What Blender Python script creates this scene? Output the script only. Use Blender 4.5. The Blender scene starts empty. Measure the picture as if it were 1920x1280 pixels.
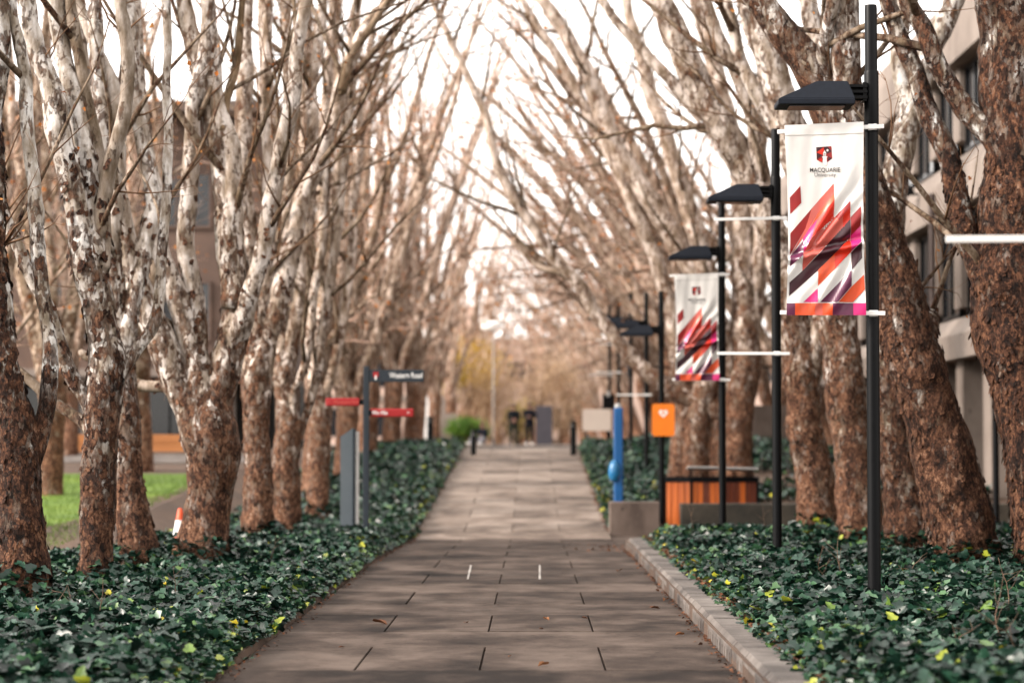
import bpy, bmesh, math, random
import numpy as np
from mathutils import Vector, Matrix, Euler
R = math.radians
random.seed(7); rng = np.random.default_rng(7)
sc = bpy.context.scene
col = sc.collection

# ------------------------------------------------------------------ camera, sky, sun, exposure
F = 4533.0                       # focal length in photo pixels (85 mm)
CAM_H = 1.5
cam_d = bpy.data.cameras.new('camera'); cam = bpy.data.objects.new('camera', cam_d); col.objects.link(cam)
cam.location = (0, 0, CAM_H)
cam.rotation_euler = (R(90) + math.atan(191 / F), 0, math.atan(37 / F))
cam_d.sensor_width = 36; cam_d.lens = F / 1920 * 36
cam_d.clip_start = 0.1; cam_d.clip_end = 3000
cam_d.dof.use_dof = True; cam_d.dof.focus_distance = 19.6; cam_d.dof.aperture_fstop = 1.5
cam_d.dof.aperture_blades = 0
sc.camera = cam
CM = cam.rotation_euler.to_matrix()

SUN_EL, SUN_AZ = R(28), R(-106)   # azimuth measured from the path direction, negative = left
w = bpy.data.worlds.new('World'); sc.world = w; w.use_nodes = True
nt = w.node_tree; nt.nodes.clear()
sky = nt.nodes.new('ShaderNodeTexSky'); sky.sky_type = 'NISHITA'; sky.sun_disc = False
sky.sun_elevation = SUN_EL; sky.sun_rotation = SUN_AZ
sky.air_density = 1.0; sky.dust_density = 3.0; sky.ozone_density = 0.6
bw = nt.nodes.new('ShaderNodeRGBToBW'); nt.links.new(sky.outputs[0], bw.inputs[0])
mx = nt.nodes.new('ShaderNodeMix'); mx.data_type = 'RGBA'; mx.inputs[0].default_value = 0.86   # thin white overcast
nt.links.new(sky.outputs[0], mx.inputs[6]); nt.links.new(bw.outputs[0], mx.inputs[7])
bg = nt.nodes.new('ShaderNodeBackground'); bg.inputs[1].default_value = 0.15
cl_ = nt.nodes.new('ShaderNodeMix'); cl_.data_type = 'RGBA'; cl_.inputs[0].default_value = 0.65      # even cloud layer
nt.links.new(mx.outputs[2], cl_.inputs[6]); cl_.inputs[7].default_value = (5.4, 5.1, 4.8, 1)
nt.links.new(cl_.outputs[2], bg.inputs[0])
out = nt.nodes.new('ShaderNodeOutputWorld'); nt.links.new(bg.outputs[0], out.inputs[0])

sd = bpy.data.lights.new('sun', 'SUN'); sd.energy = 1.5; sd.angle = R(10); sd.color = (1.0, 0.87, 0.76)
sun = bpy.data.objects.new('sun', sd); col.objects.link(sun)
sdir = Vector((math.sin(SUN_AZ) * math.cos(SUN_EL), math.cos(SUN_AZ) * math.cos(SUN_EL), math.sin(SUN_EL)))
sun.rotation_euler = (-sdir).to_track_quat('-Z', 'Y').to_euler(); sun.location = (-20, 10, 40)

sc.view_settings.view_transform = 'Standard'; sc.view_settings.look = 'None'
sc.view_settings.gamma = 1.0; sc.view_settings.use_curve_mapping = False
sc.view_settings.exposure = 2.0
sc.render.engine = 'CYCLES'
sc.cycles.use_denoising = True
sc.cycles.max_bounces = 6; sc.cycles.diffuse_bounces = 3; sc.cycles.glossy_bounces = 2
sc.cycles.transmission_bounces = 2; sc.cycles.volume_bounces = 1; sc.cycles.transparent_max_bounces = 4
sc.cycles.sample_clamp_indirect = 8; sc.cycles.caustics_reflective = False; sc.cycles.caustics_refractive = False

# ------------------------------------------------------------------ helpers
def ray(px, py):
    return CM @ Vector(((px - 960) / F, -(py - 640) / F, -1.0))
def at(px, py, Y):
    """the point at distance Y along the avenue that is seen in pixel px, py"""
    d = ray(px, py); t = Y / d.y
    return Vector((0, 0, CAM_H)) + d * t

def vhash(i, j, k, s):
    h = (i * 374761393 + j * 668265263 + k * 2147483647 + s * 974711) & 0xffffffff
    h = ((h ^ (h >> 13)) * 1274126177) & 0xffffffff
    return ((h ^ (h >> 16)) & 0xffff) / 65535.0
def vnoise(P, s=0):
    P = np.asarray(P, float); I = np.floor(P).astype(np.int64); f = P - I; f = f * f * (3 - 2 * f)
    r = 0
    for a in (0, 1):
        for b in (0, 1):
            for c in (0, 1):
                wgt = (f[..., 0] if a else 1 - f[..., 0]) * (f[..., 1] if b else 1 - f[..., 1]) * (f[..., 2] if c else 1 - f[..., 2])
                r = r + wgt * vhash(I[..., 0] + a, I[..., 1] + b, I[..., 2] + c, s)
    return r * 2 - 1

def pz(y):
    return np.interp(y, [32, 41, 72.4], [0, -.12, 1.42])
def G(x, y):
    """height of the soil"""
    x = np.asarray(x, float); y = np.asarray(y, float)
    p = pz(y); off = np.interp(y, [70, 72.4], [.04, -.05])
    lawn = np.interp(y, [30, 50, 60, 72], [-.1, .75, 1.2, 1.37])
    tl = np.clip((-5.3 - x) / 1.2, 0, 1)
    zl = (p + off) * (1 - tl) + lawn * tl
    far = np.interp(y, [35.2, 35.5, 45.8, 46.6, 52, 60, 72], [.12, -.12, -.12, .3, 1.0, 1.40, 1.37])
    tr = np.clip((x - 2.25) / .7, 0, 1)
    zr = np.where(y < 42.5, far, (p + off) * (1 - tr) + far * tr)
    return np.where(x < -2.0, zl, np.where(x > 1.36, zr, p - .1))

def make_mesh(name, V, faces=None, tris=None, quads=None, smooth=False, matidx=None, attrs=None):
    """mesh from numpy arrays (tris / quads) or a list of polygons"""
    V = np.asarray(V, np.float32).reshape(-1, 3)
    loops = []; tot = []
    if tris is not None and len(tris): t = np.asarray(tris, np.int32); loops.append(t.ravel()); tot.append(np.full(len(t), 3, np.int32))
    if quads is not None and len(quads): q = np.asarray(quads, np.int32); loops.append(q.ravel()); tot.append(np.full(len(q), 4, np.int32))
    if faces:
        loops.append(np.array([i for f in faces for i in f], np.int32)); tot.append(np.array([len(f) for f in faces], np.int32))
    loops = np.concatenate(loops); tot = np.concatenate(tot)
    st = np.concatenate([[0], np.cumsum(tot)[:-1]]).astype(np.int32)
    m = bpy.data.meshes.new(name)
    m.vertices.add(len(V)); m.vertices.foreach_set('co', V.ravel())
    m.loops.add(len(loops)); m.loops.foreach_set('vertex_index', loops)
    m.polygons.add(len(tot)); m.polygons.foreach_set('loop_start', st)
    try: m.polygons.foreach_set('loop_total', tot)
    except Exception: pass
    m.polygons.foreach_set('use_smooth', np.full(len(tot), smooth, bool))
    if matidx is not None: m.polygons.foreach_set('material_index', np.asarray(matidx, np.int32))
    if attrs:
        for k, v in attrs.items():
            a = m.attributes.new(k, 'FLOAT', 'POINT'); a.data.foreach_set('value', np.asarray(v, np.float32))
    m.update(calc_edges=True); m.validate()
    return m
def link(name, mesh, mats=None, parent=None, loc=None, rot=None):
    o = bpy.data.objects.new(name, mesh); col.objects.link(o)
    if mesh is not None and mats is not None and not len(mesh.materials):
        for m in (mats if isinstance(mats, (list, tuple)) else [mats]): mesh.materials.append(m)
    if parent: o.parent = parent
    if loc is not None: o.location = loc
    if rot is not None: o.rotation_euler = rot
    return o
def tag(o, label=None, cat=None, group=None, kind=None):
    if label: o['label'] = label
    if cat: o['category'] = cat
    if group: o['group'] = group
    if kind: o['kind'] = kind
    return o
def thing(name, label, cat, loc=(0, 0, 0), rz=0, group=None):
    o = bpy.data.objects.new(name, None); col.objects.link(o); o.location = loc; o.rotation_euler = (0, 0, rz)
    o.empty_display_size = .2
    return tag(o, label, cat, group)
def copy_tree(o, parent=None):
    c = o.copy(); col.objects.link(c)
    if parent: c.parent = parent
    for ch in o.children: copy_tree(ch, c)
    return c

class MB:
    """collects polygons of one mesh"""
    def __init__(s): s.v = []; s.f = []; s.m = []
    def add(s, V, Fc, mi=0):
        n = len(s.v); s.v += [tuple(p) for p in V]; s.f += [tuple(i + n for i in f) for f in Fc]; s.m += [mi] * len(Fc); return s
    def box(s, c, d, mi=0, rz=0, rx=0, ry=0, bev=0):
        bm = bmesh.new(); bmesh.ops.create_cube(bm, size=1)
        bmesh.ops.scale(bm, vec=d, verts=bm.verts)
        if bev: bmesh.ops.bevel(bm, geom=bm.edges[:], offset=bev, segments=1, affect='EDGES')
        M = Matrix.Translation(c) @ Euler((rx, ry, rz)).to_matrix().to_4x4()
        bmesh.ops.transform(bm, matrix=M, verts=bm.verts); bm.verts.index_update()
        s.add([v.co[:] for v in bm.verts], [[v.index for v in f.verts] for f in bm.faces], mi); bm.free(); return s
    def cyl(s, a, b, r0, r1=None, n=16, mi=0, caps=True):
        a = Vector(a); b = Vector(b); r1 = r0 if r1 is None else r1
        d = (b - a).normalized(); u = d.orthogonal().normalized(); v = d.cross(u)
        V = []
        for p, r in ((a, r0), (b, r1)):
            for k in range(n):
                t = 2 * math.pi * k / n; V.append(p + u * (r * math.cos(t)) + v * (r * math.sin(t)))
        Fc = [[k, (k + 1) % n, n + (k + 1) % n, n + k] for k in range(n)]
        if caps: Fc += [list(range(n))[::-1], list(range(n, 2 * n))]
        return s.add(V, Fc, mi)
    def lathe(s, prof, c=(0, 0, 0), n=24, mi=0):
        V = []; Fc = []
        for r, z in prof:
            for k in range(n):
                t = 2 * math.pi * k / n; V.append((c[0] + r * math.cos(t), c[1] + r * math.sin(t), c[2] + z))
        for i in range(len(prof) - 1):
            for k in range(n): Fc.append([i * n + k, i * n + (k + 1) % n, (i + 1) * n + (k + 1) % n, (i + 1) * n + k])
        Fc += [list(range(n))[::-1], [(len(prof) - 1) * n + k for k in range(n)]]
        return s.add(V, Fc, mi)
    def prism(s, poly, y0, y1, mi=0):
        """poly in x,z extruded along y"""
        n = len(poly); V = [(x, y0, z) for x, z in poly] + [(x, y1, z) for x, z in poly]
        Fc = [list(range(n)), list(range(n, 2 * n))[::-1]] + [[k, n + k, n + (k + 1) % n, (k + 1) % n] for k in range(n)]
        return s.add(V, Fc, mi)
    def mesh(s, name, smooth=False):
        m = make_mesh(name, np.array(s.v), faces=s.f, matidx=s.m, smooth=False)
        bm = bmesh.new(); bm.from_mesh(m); bmesh.ops.recalc_face_normals(bm, faces=bm.faces); bm.to_mesh(m); bm.free()
        if smooth:
            for p in m.polygons: p.use_smooth = True
            try: m.set_sharp_from_angle(angle=R(40))
            except Exception: pass
        return m
    def obj(s, name, mats, parent=None, smooth=False, loc=None, rot=None):
        return link(name, s.mesh(name, smooth), mats, parent, loc, rot)

# ------------------------------------------------------------------ materials
def nodes(name):
    m = bpy.data.materials.new(name); m.use_nodes = True; t = m.node_tree
    b = t.nodes['Principled BSDF']; return m, t, b
def N(t, kind, **kw):
    n = t.nodes.new(kind)
    for k, v in kw.items(): setattr(n, k, v)
    return n
def ramp(t, fac, stops):
    r = N(t, 'ShaderNodeValToRGB'); t.links.new(fac, r.inputs[0])
    e = r.color_ramp.elements
    while len(e) < len(stops): e.new(0.5)
    for i, (p, c) in enumerate(stops): e[i].position = p; e[i].color = (*c, 1) if len(c) == 3 else c
    return r.outputs[0]
def mapped(t, scale=(1, 1, 1), coord='Object'):
    tc = N(t, 'ShaderNodeTexCoord'); mp = N(t, 'ShaderNodeMapping'); t.links.new(tc.outputs[coord], mp.inputs[0])
    mp.inputs['Scale'].default_value = scale; return mp.outputs[0]
def noise(t, vec, scale, detail=5, rough=.55):
    n = N(t, 'ShaderNodeTexNoise'); t.links.new(vec, n.inputs['Vector'])
    n.inputs['Scale'].default_value = scale; n.inputs['Detail'].default_value = detail; n.inputs['Roughness'].default_value = rough
    return n.outputs['Fac']
def mixc(t, fac, a, b, mode='MIX'):
    m = N(t, 'ShaderNodeMix', data_type='RGBA', blend_type=mode)
    for sock, v in ((m.inputs[0], fac), (m.inputs[6], a), (m.inputs[7], b)):
        if isinstance(v, bpy.types.NodeSocket): t.links.new(v, sock)
        elif isinstance(v, (int, float)): sock.default_value = v
        else: sock.default_value = (*v, 1)
    return m.outputs[2]
def math_(t, op, a, b=None, clamp=False):
    m = N(t, 'ShaderNodeMath', operation=op, use_clamp=clamp)
    for i, v in enumerate((a, b)):
        if v is None: continue
        if isinstance(v, bpy.types.NodeSocket): t.links.new(v, m.inputs[i])
        else: m.inputs[i].default_value = v
    return m.outputs[0]
def bump(t, b, h, strength=.5, dist=.01):
    n = N(t, 'ShaderNodeBump'); n.inputs['Strength'].default_value = strength; n.inputs['Distance'].default_value = dist
    t.links.new(h, n.inputs['Height']); t.links.new(n.outputs[0], b.inputs['Normal'])
def plain(name, c, c2=None, scale=8, rough=.6, bstr=0, bdist=.004, metal=0, spec=.5, sscale=(1, 1, 1)):
    m, t, b = nodes(name)
    vec = mapped(t, sscale); f = noise(t, vec, scale)
    c2 = c2 or tuple(x * .8 for x in c)
    t.links.new(ramp(t, f, [(.3, c2), (.7, c)]), b.inputs['Base Color'])
    b.inputs['Roughness'].default_value = rough; b.inputs['Metallic'].default_value = metal
    b.inputs['Specular IOR Level'].default_value = spec
    if bstr: bump(t, b, noise(t, vec, scale * 4, 6), bstr, bdist)
    return m

def bark_material():
    m, t, b = nodes('plane_bark')
    vec = mapped(t, (1, 1, .55))
    warm = N(t, 'ShaderNodeAttribute', attribute_name='warm'); geo = N(t, 'ShaderNodeAttribute', attribute_name='pale'); oliv = N(t, 'ShaderNodeAttribute', attribute_name='olive')
    def warp(amount, scale):
        nz = N(t, 'ShaderNodeTexNoise'); nz.inputs['Scale'].default_value = scale; nz.inputs['Detail'].default_value = 4; t.links.new(vec, nz.inputs['Vector'])
        s_ = N(t, 'ShaderNodeVectorMath', operation='SCALE'); s_.inputs['Scale'].default_value = amount; t.links.new(nz.outputs['Color'], s_.inputs[0])
        v_ = N(t, 'ShaderNodeVectorMath', operation='ADD'); t.links.new(vec, v_.inputs[0]); t.links.new(s_.outputs[0], v_.inputs[1]); return v_.outputs[0]
    def cells(v, scale):
        vo = N(t, 'ShaderNodeTexVoronoi'); vo.inputs['Scale'].default_value = scale; t.links.new(v, vo.inputs['Vector'])
        sp = N(t, 'ShaderNodeSeparateColor'); t.links.new(vo.outputs['Color'], sp.inputs[0]); return sp.outputs, vo.outputs['Distance']
    w1 = warp(.16, 10); w2 = warp(.08, 26)
    c1, d1 = cells(w1, 24); c2, d2 = cells(w2, 52)
    n1 = noise(t, vec, 34, 8, .75); n0 = noise(t, mapped(t, (1, 1, .6)), 6, 5, .6)
    f = math_(t, 'ADD', math_(t, 'MULTIPLY', c1[0], .22), math_(t, 'MULTIPLY', c2[0], .24))
    f = math_(t, 'ADD', f, math_(t, 'ADD', math_(t, 'MULTIPLY', n1, .42), math_(t, 'MULTIPLY', math_(t, 'SUBTRACT', n0, .5), .55)))
    flake = ramp(t, f, [(.26, (.006, .003, .002)), (.37, (.024, .010, .006)), (.46, (.060, .025, .014)), (.56, (.115, .048, .025)), (.66, (.22, .10, .052)), (.78, (.36, .24, .165))])
    flake2 = ramp(t, f, [(.22, (.030, .014, .009)), (.34, (.10, .043, .024)), (.46, (.21, .095, .052)), (.56, (.33, .165, .095)), (.66, (.45, .27, .175)), (.78, (.58, .45, .36))])
    flake = mixc(t, warm.outputs['Fac'], flake, flake2)
    ve = N(t, 'ShaderNodeTexVoronoi', feature='DISTANCE_TO_EDGE'); ve.inputs['Scale'].default_value = 24; t.links.new(w1, ve.inputs['Vector'])
    gap = ramp(t, math_(t, 'ADD', ve.outputs['Distance'], math_(t, 'MULTIPLY', math_(t, 'SUBTRACT', n1, .5), .25)), [(.0, (.30, .26, .24)), (.06, (1, 1, 1))])
    flake = mixc(t, 1.0, flake, gap, 'MULTIPLY')
    # smooth young bark: cream, grey and olive patches
    pn = noise(t, mapped(t, (1, 1, .4)), 7, 6, .65)
    pale = ramp(t, pn, [(.28, (.12, .095, .064)), (.39, (.23, .19, .145)), (.49, (.38, .345, .305)), (.60, (.66, .65, .63))])
    ol = ramp(t, pn, [(.32, (.055, .032, .015)), (.5, (.12, .075, .036)), (.68, (.24, .155, .085))])
    pale = mixc(t, warm.outputs['Fac'], pale, mixc(t, 1.0, pale, (1.0, .80, .69), 'MULTIPLY'))  # peach tint puts the far-end glow into the pale bark
    pale = mixc(t, oliv.outputs['Fac'], pale, ol)
    thr = math_(t, 'ADD', noise(t, mapped(t, (1, 1, .42)), 5.5, 8, .72), math_(t, 'MULTIPLY', math_(t, 'SUBTRACT', c1[1], .5), .22))
    k = math_(t, 'ADD', thr, math_(t, 'MULTIPLY', math_(t, 'SUBTRACT', geo.outputs['Fac'], .5), .62))
    fac = ramp(t, k, [(.535, (0, 0, 0)), (.58, (1, 1, 1))]); fac2 = ramp(t, k, [(.42, (0, 0, 0)), (.51, (1, 1, 1))])
    tan = mixc(t, .5, ramp(t, n1, [(.3, (.07, .036, .020)), (.5, (.16, .088, .050)), (.7, (.30, .195, .13))]), mixc(t, .5, flake, pale))
    t.links.new(mixc(t, fac, mixc(t, fac2, flake, tan), pale), b.inputs['Base Color'])
    b.inputs['Roughness'].default_value = .8; b.inputs['Specular IOR Level'].default_value = .2
    h = math_(t, 'ADD', math_(t, 'MULTIPLY', c1[2], .9), math_(t, 'MULTIPLY', c2[2], .55))
    h = math_(t, 'ADD', h, math_(t, 'MULTIPLY', n1, 1.1))
    inv = math_(t, 'SUBTRACT', 1.0, math_(t, 'ADD', math_(t, 'MULTIPLY', fac, .45), math_(t, 'MULTIPLY', fac2, .40)))
    bump(t, b, math_(t, 'MULTIPLY', h, inv), 1.0, .040)
    return m
BARK = bark_material()

def twig_material():
    m, t, b = nodes('twig_bark'); vec = mapped(t)
    t.links.new(ramp(t, noise(t, vec, 2.5, 4), [(.3, (.06, .030, .016)), (.5, (.12, .062, .032)), (.75, (.24, .14, .08))]), b.inputs['Base Color'])
    b.inputs['Roughness'].default_value = .8; b.inputs['Specular IOR Level'].default_value = .2
    return m
TWIG = twig_material()
TWIG_FAR_GLOW = plain('far_glow_twig', (.66, .46, .37), (.46, .28, .20), 2.5, .8, spec=.2)  # paler, pinker twigs: the glow of the far end is in the colour
STEMM = plain('ivy_stem', (.13, .075, .045), (.07, .04, .025), 20, .8)

def leaf_material(name, stops, rough, spec=.5, trans=.25):
    """colour by the per-leaf 'tint' attribute"""
    m, t, b = nodes(name)
    a = N(t, 'ShaderNodeAttribute', attribute_name='tint')
    n = noise(t, mapped(t), 60, 3)
    f = math_(t, 'ADD', a.outputs['Fac'], math_(t, 'MULTIPLY', math_(t, 'SUBTRACT', n, .5), .12))
    c = ramp(t, f, stops)
    t.links.new(c, b.inputs['Base Color']); b.inputs['Roughness'].default_value = rough
    b.inputs['Specular IOR Level'].default_value = spec
    if trans:
        tr = N(t, 'ShaderNodeBsdfTranslucent'); t.links.new(c, tr.inputs[0])
        ms = N(t, 'ShaderNodeMixShader'); ms.inputs[0].default_value = trans
        o = t.nodes['Material Output']
        t.links.new(b.outputs[0], ms.inputs[1]); t.links.new(tr.outputs[0], ms.inputs[2]); t.links.new(ms.outputs[0], o.inputs[0])
    return m
IVY = leaf_material('ivy_leaf', [(0, (.0018, .0075, .005)), (.24, (.0055, .024, .0155)), (.44, (.016, .055, .033)), (.6, (.048, .115, .050)), (.8, (.10, .17, .025)), (.92, (.34, .36, .03)), (1.0, (.45, .28, .02))], .36, .42, .08)
LITTER = leaf_material('litter_leaf', [(0, (.05, .022, .012)), (.5, (.15, .058, .026)), (1, (.30, .14, .06))], .75, .25, .1)
DRY = leaf_material('dry_leaf', [(0, (.16, .05, .015)), (.5, (.42, .14, .03)), (1, (.55, .25, .08))], .7, .3, .35)

def concrete(name, a, b_, c, scale=.9, streak=(1, .7, 1), spec=.35):
    m, t, b = nodes(name)
    vec = mapped(t, coord='Object'); geo = N(t, 'ShaderNodeNewGeometry')
    mp = N(t, 'ShaderNodeMapping'); t.links.new(geo.outputs['Position'], mp.inputs[0]); mp.inputs['Scale'].default_value = streak
    n1 = noise(t, mp.outputs[0], scale, 8, .65); n2 = noise(t, geo.outputs['Position'], 90, 4, .7); n3 = noise(t, geo.outputs['Position'], .55, 4, .6)
    f = math_(t, 'ADD', math_(t, 'MULTIPLY', n1, .60), math_(t, 'ADD', math_(t, 'MULTIPLY', n2, .20), math_(t, 'MULTIPLY', n3, .42)))
    oi = N(t, 'ShaderNodeObjectInfo')
    f = math_(t, 'ADD', f, math_(t, 'MULTIPLY', math_(t, 'SUBTRACT', oi.outputs['Random'], .5), .09))
    sp_ = N(t, 'ShaderNodeTexVoronoi'); sp_.inputs['Scale'].default_value = 5.5; t.links.new(mp.outputs[0], sp_.inputs['Vector'])
    dots = ramp(t, math_(t, 'ADD', sp_.outputs['Distance'], math_(t, 'MULTIPLY', n1, .25)), [(.20, (.55, .53, .52)), (.27, (1, 1, 1))])
    t.links.new(mixc(t, 1.0, ramp(t, f, [(.49, a), (.60, b_), (.73, c)]), dots, 'MULTIPLY'), b.inputs['Base Color'])
    b.inputs['Roughness'].default_value = .8; b.inputs['Specular IOR Level'].default_value = spec
    bump(t, b, math_(t, 'ADD', n2, math_(t, 'MULTIPLY', n1, .6)), .45, .004)
    return m
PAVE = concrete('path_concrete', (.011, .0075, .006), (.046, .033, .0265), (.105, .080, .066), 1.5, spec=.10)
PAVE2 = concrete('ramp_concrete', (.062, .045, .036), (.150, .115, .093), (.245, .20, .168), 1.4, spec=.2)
KERB = concrete('kerb_stone', (.035, .028, .025), (.088, .074, .066), (.16, .14, .125), 2.0, (1, 1, 1))
MOSSY = concrete('mossy_concrete', (0.0126, 0.0112, 0.0077), (0.0315, 0.0259, 0.0182), (0.07, 0.056, 0.042), 1.4, (1, 1, 1))
CONC = concrete('wall_concrete', (0.0504, 0.03456, 0.02736), (0.1044, 0.0756, 0.0612), (0.1584, 0.1224, 0.1008), 1.2, (1, 1, .5))
FACADE = concrete('building_concrete', (.10, .078, .064), (.175, .142, .12), (.235, .195, .168), .5, (1, 1, .4))
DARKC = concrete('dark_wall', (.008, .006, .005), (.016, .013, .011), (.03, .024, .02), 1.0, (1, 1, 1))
BLACK = plain('black_paint', (.0022, .0024, .003), (.0016, .0018, .0024), 20, .4, spec=.14)
NAVY = plain('navy_paint', (0.0112, 0.0182, 0.0266), (0.0084, 0.014, 0.021), 12, .42)
HEADM = plain('lamp_housing', (.009, .012, .019), (.007, .009, .014), 30, .55, .15, .001, spec=.15)
WHITE = plain('white_paint', (.80, .79, .77), (.72, .71, .69), 10, .45)
CLOTH = plain('banner_cloth', (0.6688, 0.6512, 0.6248), (0.6248, 0.6072, 0.5808), 6, .5)
GREYP = plain('grey_paint', (0.138, 0.162, 0.18), (0.12, 0.144, 0.162), 5, .5)
REDP = plain('red_paint', (0.294, 0.007, 0.0084), (0.252, 0.0056, 0.007), 8, .42)
ORANGE = plain('orange_paint', (.86, .21, .004), (.80, .18, .004), 6, .45)
CONE_O = plain('cone_orange', (0.6375, 0.07225, 0.0102), (0.527, 0.051, 0.0085), 9, .5)
BLUE = plain('blue_paint', (.003, .085, .26), (.002, .07, .22), 6, .35)
BLUEL = plain('blue_plastic', (0.018, 0.156, 0.33), (0.012, 0.132, 0.3), 6, .25)
LENS = plain('lamp_lens', (.30, .30, .29), (.25, .25, .24), 6, .2)
STEEL = plain('light_metal', (0.364, 0.35, 0.336), (0.308, 0.294, 0.28), 9, .45, metal=.2)
GLASS = plain('dark_glass', (.018, .019, .022), (.010, .011, .013), 1.5, .12, spec=.6)
SOIL = plain('soil', (.060, .034, .022), (.025, .015, .010), 14, .9, .8, .02)
BROWNF = plain('brown_cladding', (.125, .078, .058), (.08, .05, .038), 1.6, .85, .2, .01)
TIMB = plain('orange_timber', (.62, .15, .022), (.36, .07, .011), 3, .45, .2, .002, sscale=(6, 6, .35))
TIMB2 = plain('red_timber', (0.15, 0.03375, 0.012), (0.0825, 0.0165, 0.00675), 3, .45, .2, .002, sscale=(6, 6, .35))
PLANK = plain('timber_plank', (.42, .165, .045), (.28, .10, .025), 1.8, .6, .2, .002, sscale=(.4, 3, 6))
def pigment(name, c, r=.28):
    c = tuple(x * .78 for x in c); return plain(name, c, tuple(x * .85 for x in c), 8, r)
SEAM = plain('seam', (.36, .34, .32), (.30, .28, .26), 30, .7)
P_DRED = pigment('print_dark_red', (.30, .010, .010)); P_RED = pigment('print_red', (.72, .028, .010))
P_OR = pigment('print_orange', (.80, .10, .03)); P_COR = pigment('print_coral', (.68, .13, .10))
P_MAG = pigment('print_magenta', (.72, .025, .20)); P_PUR = pigment('print_purple', (.13, .025, .07))
P_MAR = pigment('print_maroon', (.042, .006, .013)); P_INK = pigment('print_ink', (.015, .014, .014)); P_GREY = pigment('print_grey', (.09, .085, .085))

def lawn_material():
    m, t, b = nodes('lawn_grass'); g = N(t, 'ShaderNodeNewGeometry')
    n = noise(t, g.outputs['Position'], .8, 6, .65); n2 = noise(t, g.outputs['Position'], 30, 4)
    f = math_(t, 'ADD', math_(t, 'MULTIPLY', n, .7), math_(t, 'MULTIPLY', n2, .3))
    t.links.new(ramp(t, f, [(.3, (.035, .062, .006)), (.5, (.080, .145, .008)), (.7, (.14, .195, .014))]), b.inputs['Base Color'])
    b.inputs['Roughness'].default_value = .9; bump(t, b, n2, .8, .03); return m
LAWN = lawn_material()
def ground_material():
    m, t, b = nodes('bare_ground'); g = N(t, 'ShaderNodeNewGeometry')
    n = noise(t, g.outputs['Position'], .7, 6, .6); n2 = noise(t, g.outputs['Position'], 24, 6, .7)
    f = math_(t, 'ADD', math_(t, 'MULTIPLY', n, .5), math_(t, 'MULTIPLY', n2, .5))
    t.links.new(ramp(t, f, [(.35, (.035, .022, .015)), (.55, (.085, .05, .032)), (.7, (.14, .085, .05))]), b.inputs['Base Color'])
    b.inputs['Roughness'].default_value = .95; bump(t, b, n2, .8, .03); return m
GROUND = ground_material()

# ------------------------------------------------------------------ ground
def grid_mesh(name, xs, ys, zf):
    X, Y = np.meshgrid(xs, ys); Z = zf(X, Y); nx, ny = len(xs), len(ys)
    i = np.arange(nx * ny).reshape(ny, nx)
    q = np.stack([i[:-1, :-1], i[:-1, 1:], i[1:, 1:], i[1:, :-1]], -1).reshape(-1, 4)
    return make_mesh(name, np.stack([X, Y, Z], -1), quads=q, smooth=False)
xs = np.concatenate([[-900, -400, -200, -120, -80, -50], np.arange(-40, -6, 2), [-6.5, -6.1, -5.7, -5.3, -4.5, -3.5, -2.7, -2.03, -2.0, 1.359, 1.365, 1.8, 2.25, 2.6, 2.95, 3.6, 4.5, 5.5, 7, 9, 12, 16, 20, 30, 50, 80, 120, 200, 400, 900]])
ys = np.concatenate([[-60, -20, 0], np.arange(8, 35, 2), [35.1, 35.2, 35.5, 36.5, 38, 40, 41, 42.49, 42.51, 43.5, 44.6, 45.8, 46.2, 46.6], np.arange(48, 73, 1.5), [72.4, 74, 80, 90, 110, 140, 200, 400, 900, 1800]])
tag(link('ground', grid_mesh('ground', xs, ys, G), GROUND), kind='structure')
lw = grid_mesh('lawn', np.linspace(-16, -6.2, 24), np.linspace(24, 52, 40), lambda x, y: G(x, y) + .012 - .05 * np.clip((x + 7.4 + .9 * vnoise(np.stack([x * .5, y * .35, 0 * x], -1), 21)) / .5, 0, 1))
tag(link('lawn', lw, LAWN), kind='structure')
# grass blades on the lawn
n = 26000
gx = rng.uniform(-13, -6.6, n); gy = rng.uniform(24.5, 51.5, n); gz = G(gx, gy); a = rng.uniform(0, 6.28, n); hh = rng.uniform(.03, .085, n); ww = .008
V = np.stack([np.stack([gx - ww * np.cos(a), gy - ww * np.sin(a), gz], -1), np.stack([gx + ww * np.cos(a), gy + ww * np.sin(a), gz], -1),
              np.stack([gx + rng.normal(0, .025, n), gy + rng.normal(0, .025, n), gz + hh], -1)], 1)
tag(link('grass', make_mesh('grass', V, tris=np.arange(3 * n).reshape(-1, 3)), LAWN), 'short bright green grass on the lawn behind the left trees', 'grass', kind='stuff')
# footpath in front of the left building, plaza at the top of the ramp
def slab_sheet(name, x0, x1, y0, y1, dz, mat_, nx=6, ny=6, th=.0):
    return tag(link(name, grid_mesh(name, np.linspace(x0, x1, nx), np.linspace(y0, y1, ny), lambda x, y: np.maximum(G(x, y), 0 * x - 9) + dz), mat_), kind='structure')
slab_sheet('footpath', -34, -6.6, 56.5, 60.5, .015, KERB, 20, 6)
tag(link('plaza', grid_mesh('plaza', np.linspace(-40, 40, 12), np.linspace(72.5, 170, 12), lambda x, y: 0 * x + 1.432), concrete('plaza_concrete', (.10, .08, .066), (.17, .138, .115), (.24, .20, .172), .6)), kind='structure')
tag(link('cross_path', grid_mesh('cross_path', np.linspace(1.37, 14, 8), np.linspace(35.55, 46, 6), lambda x, y: 0 * x - .105), PAVE), kind='structure')

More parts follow.
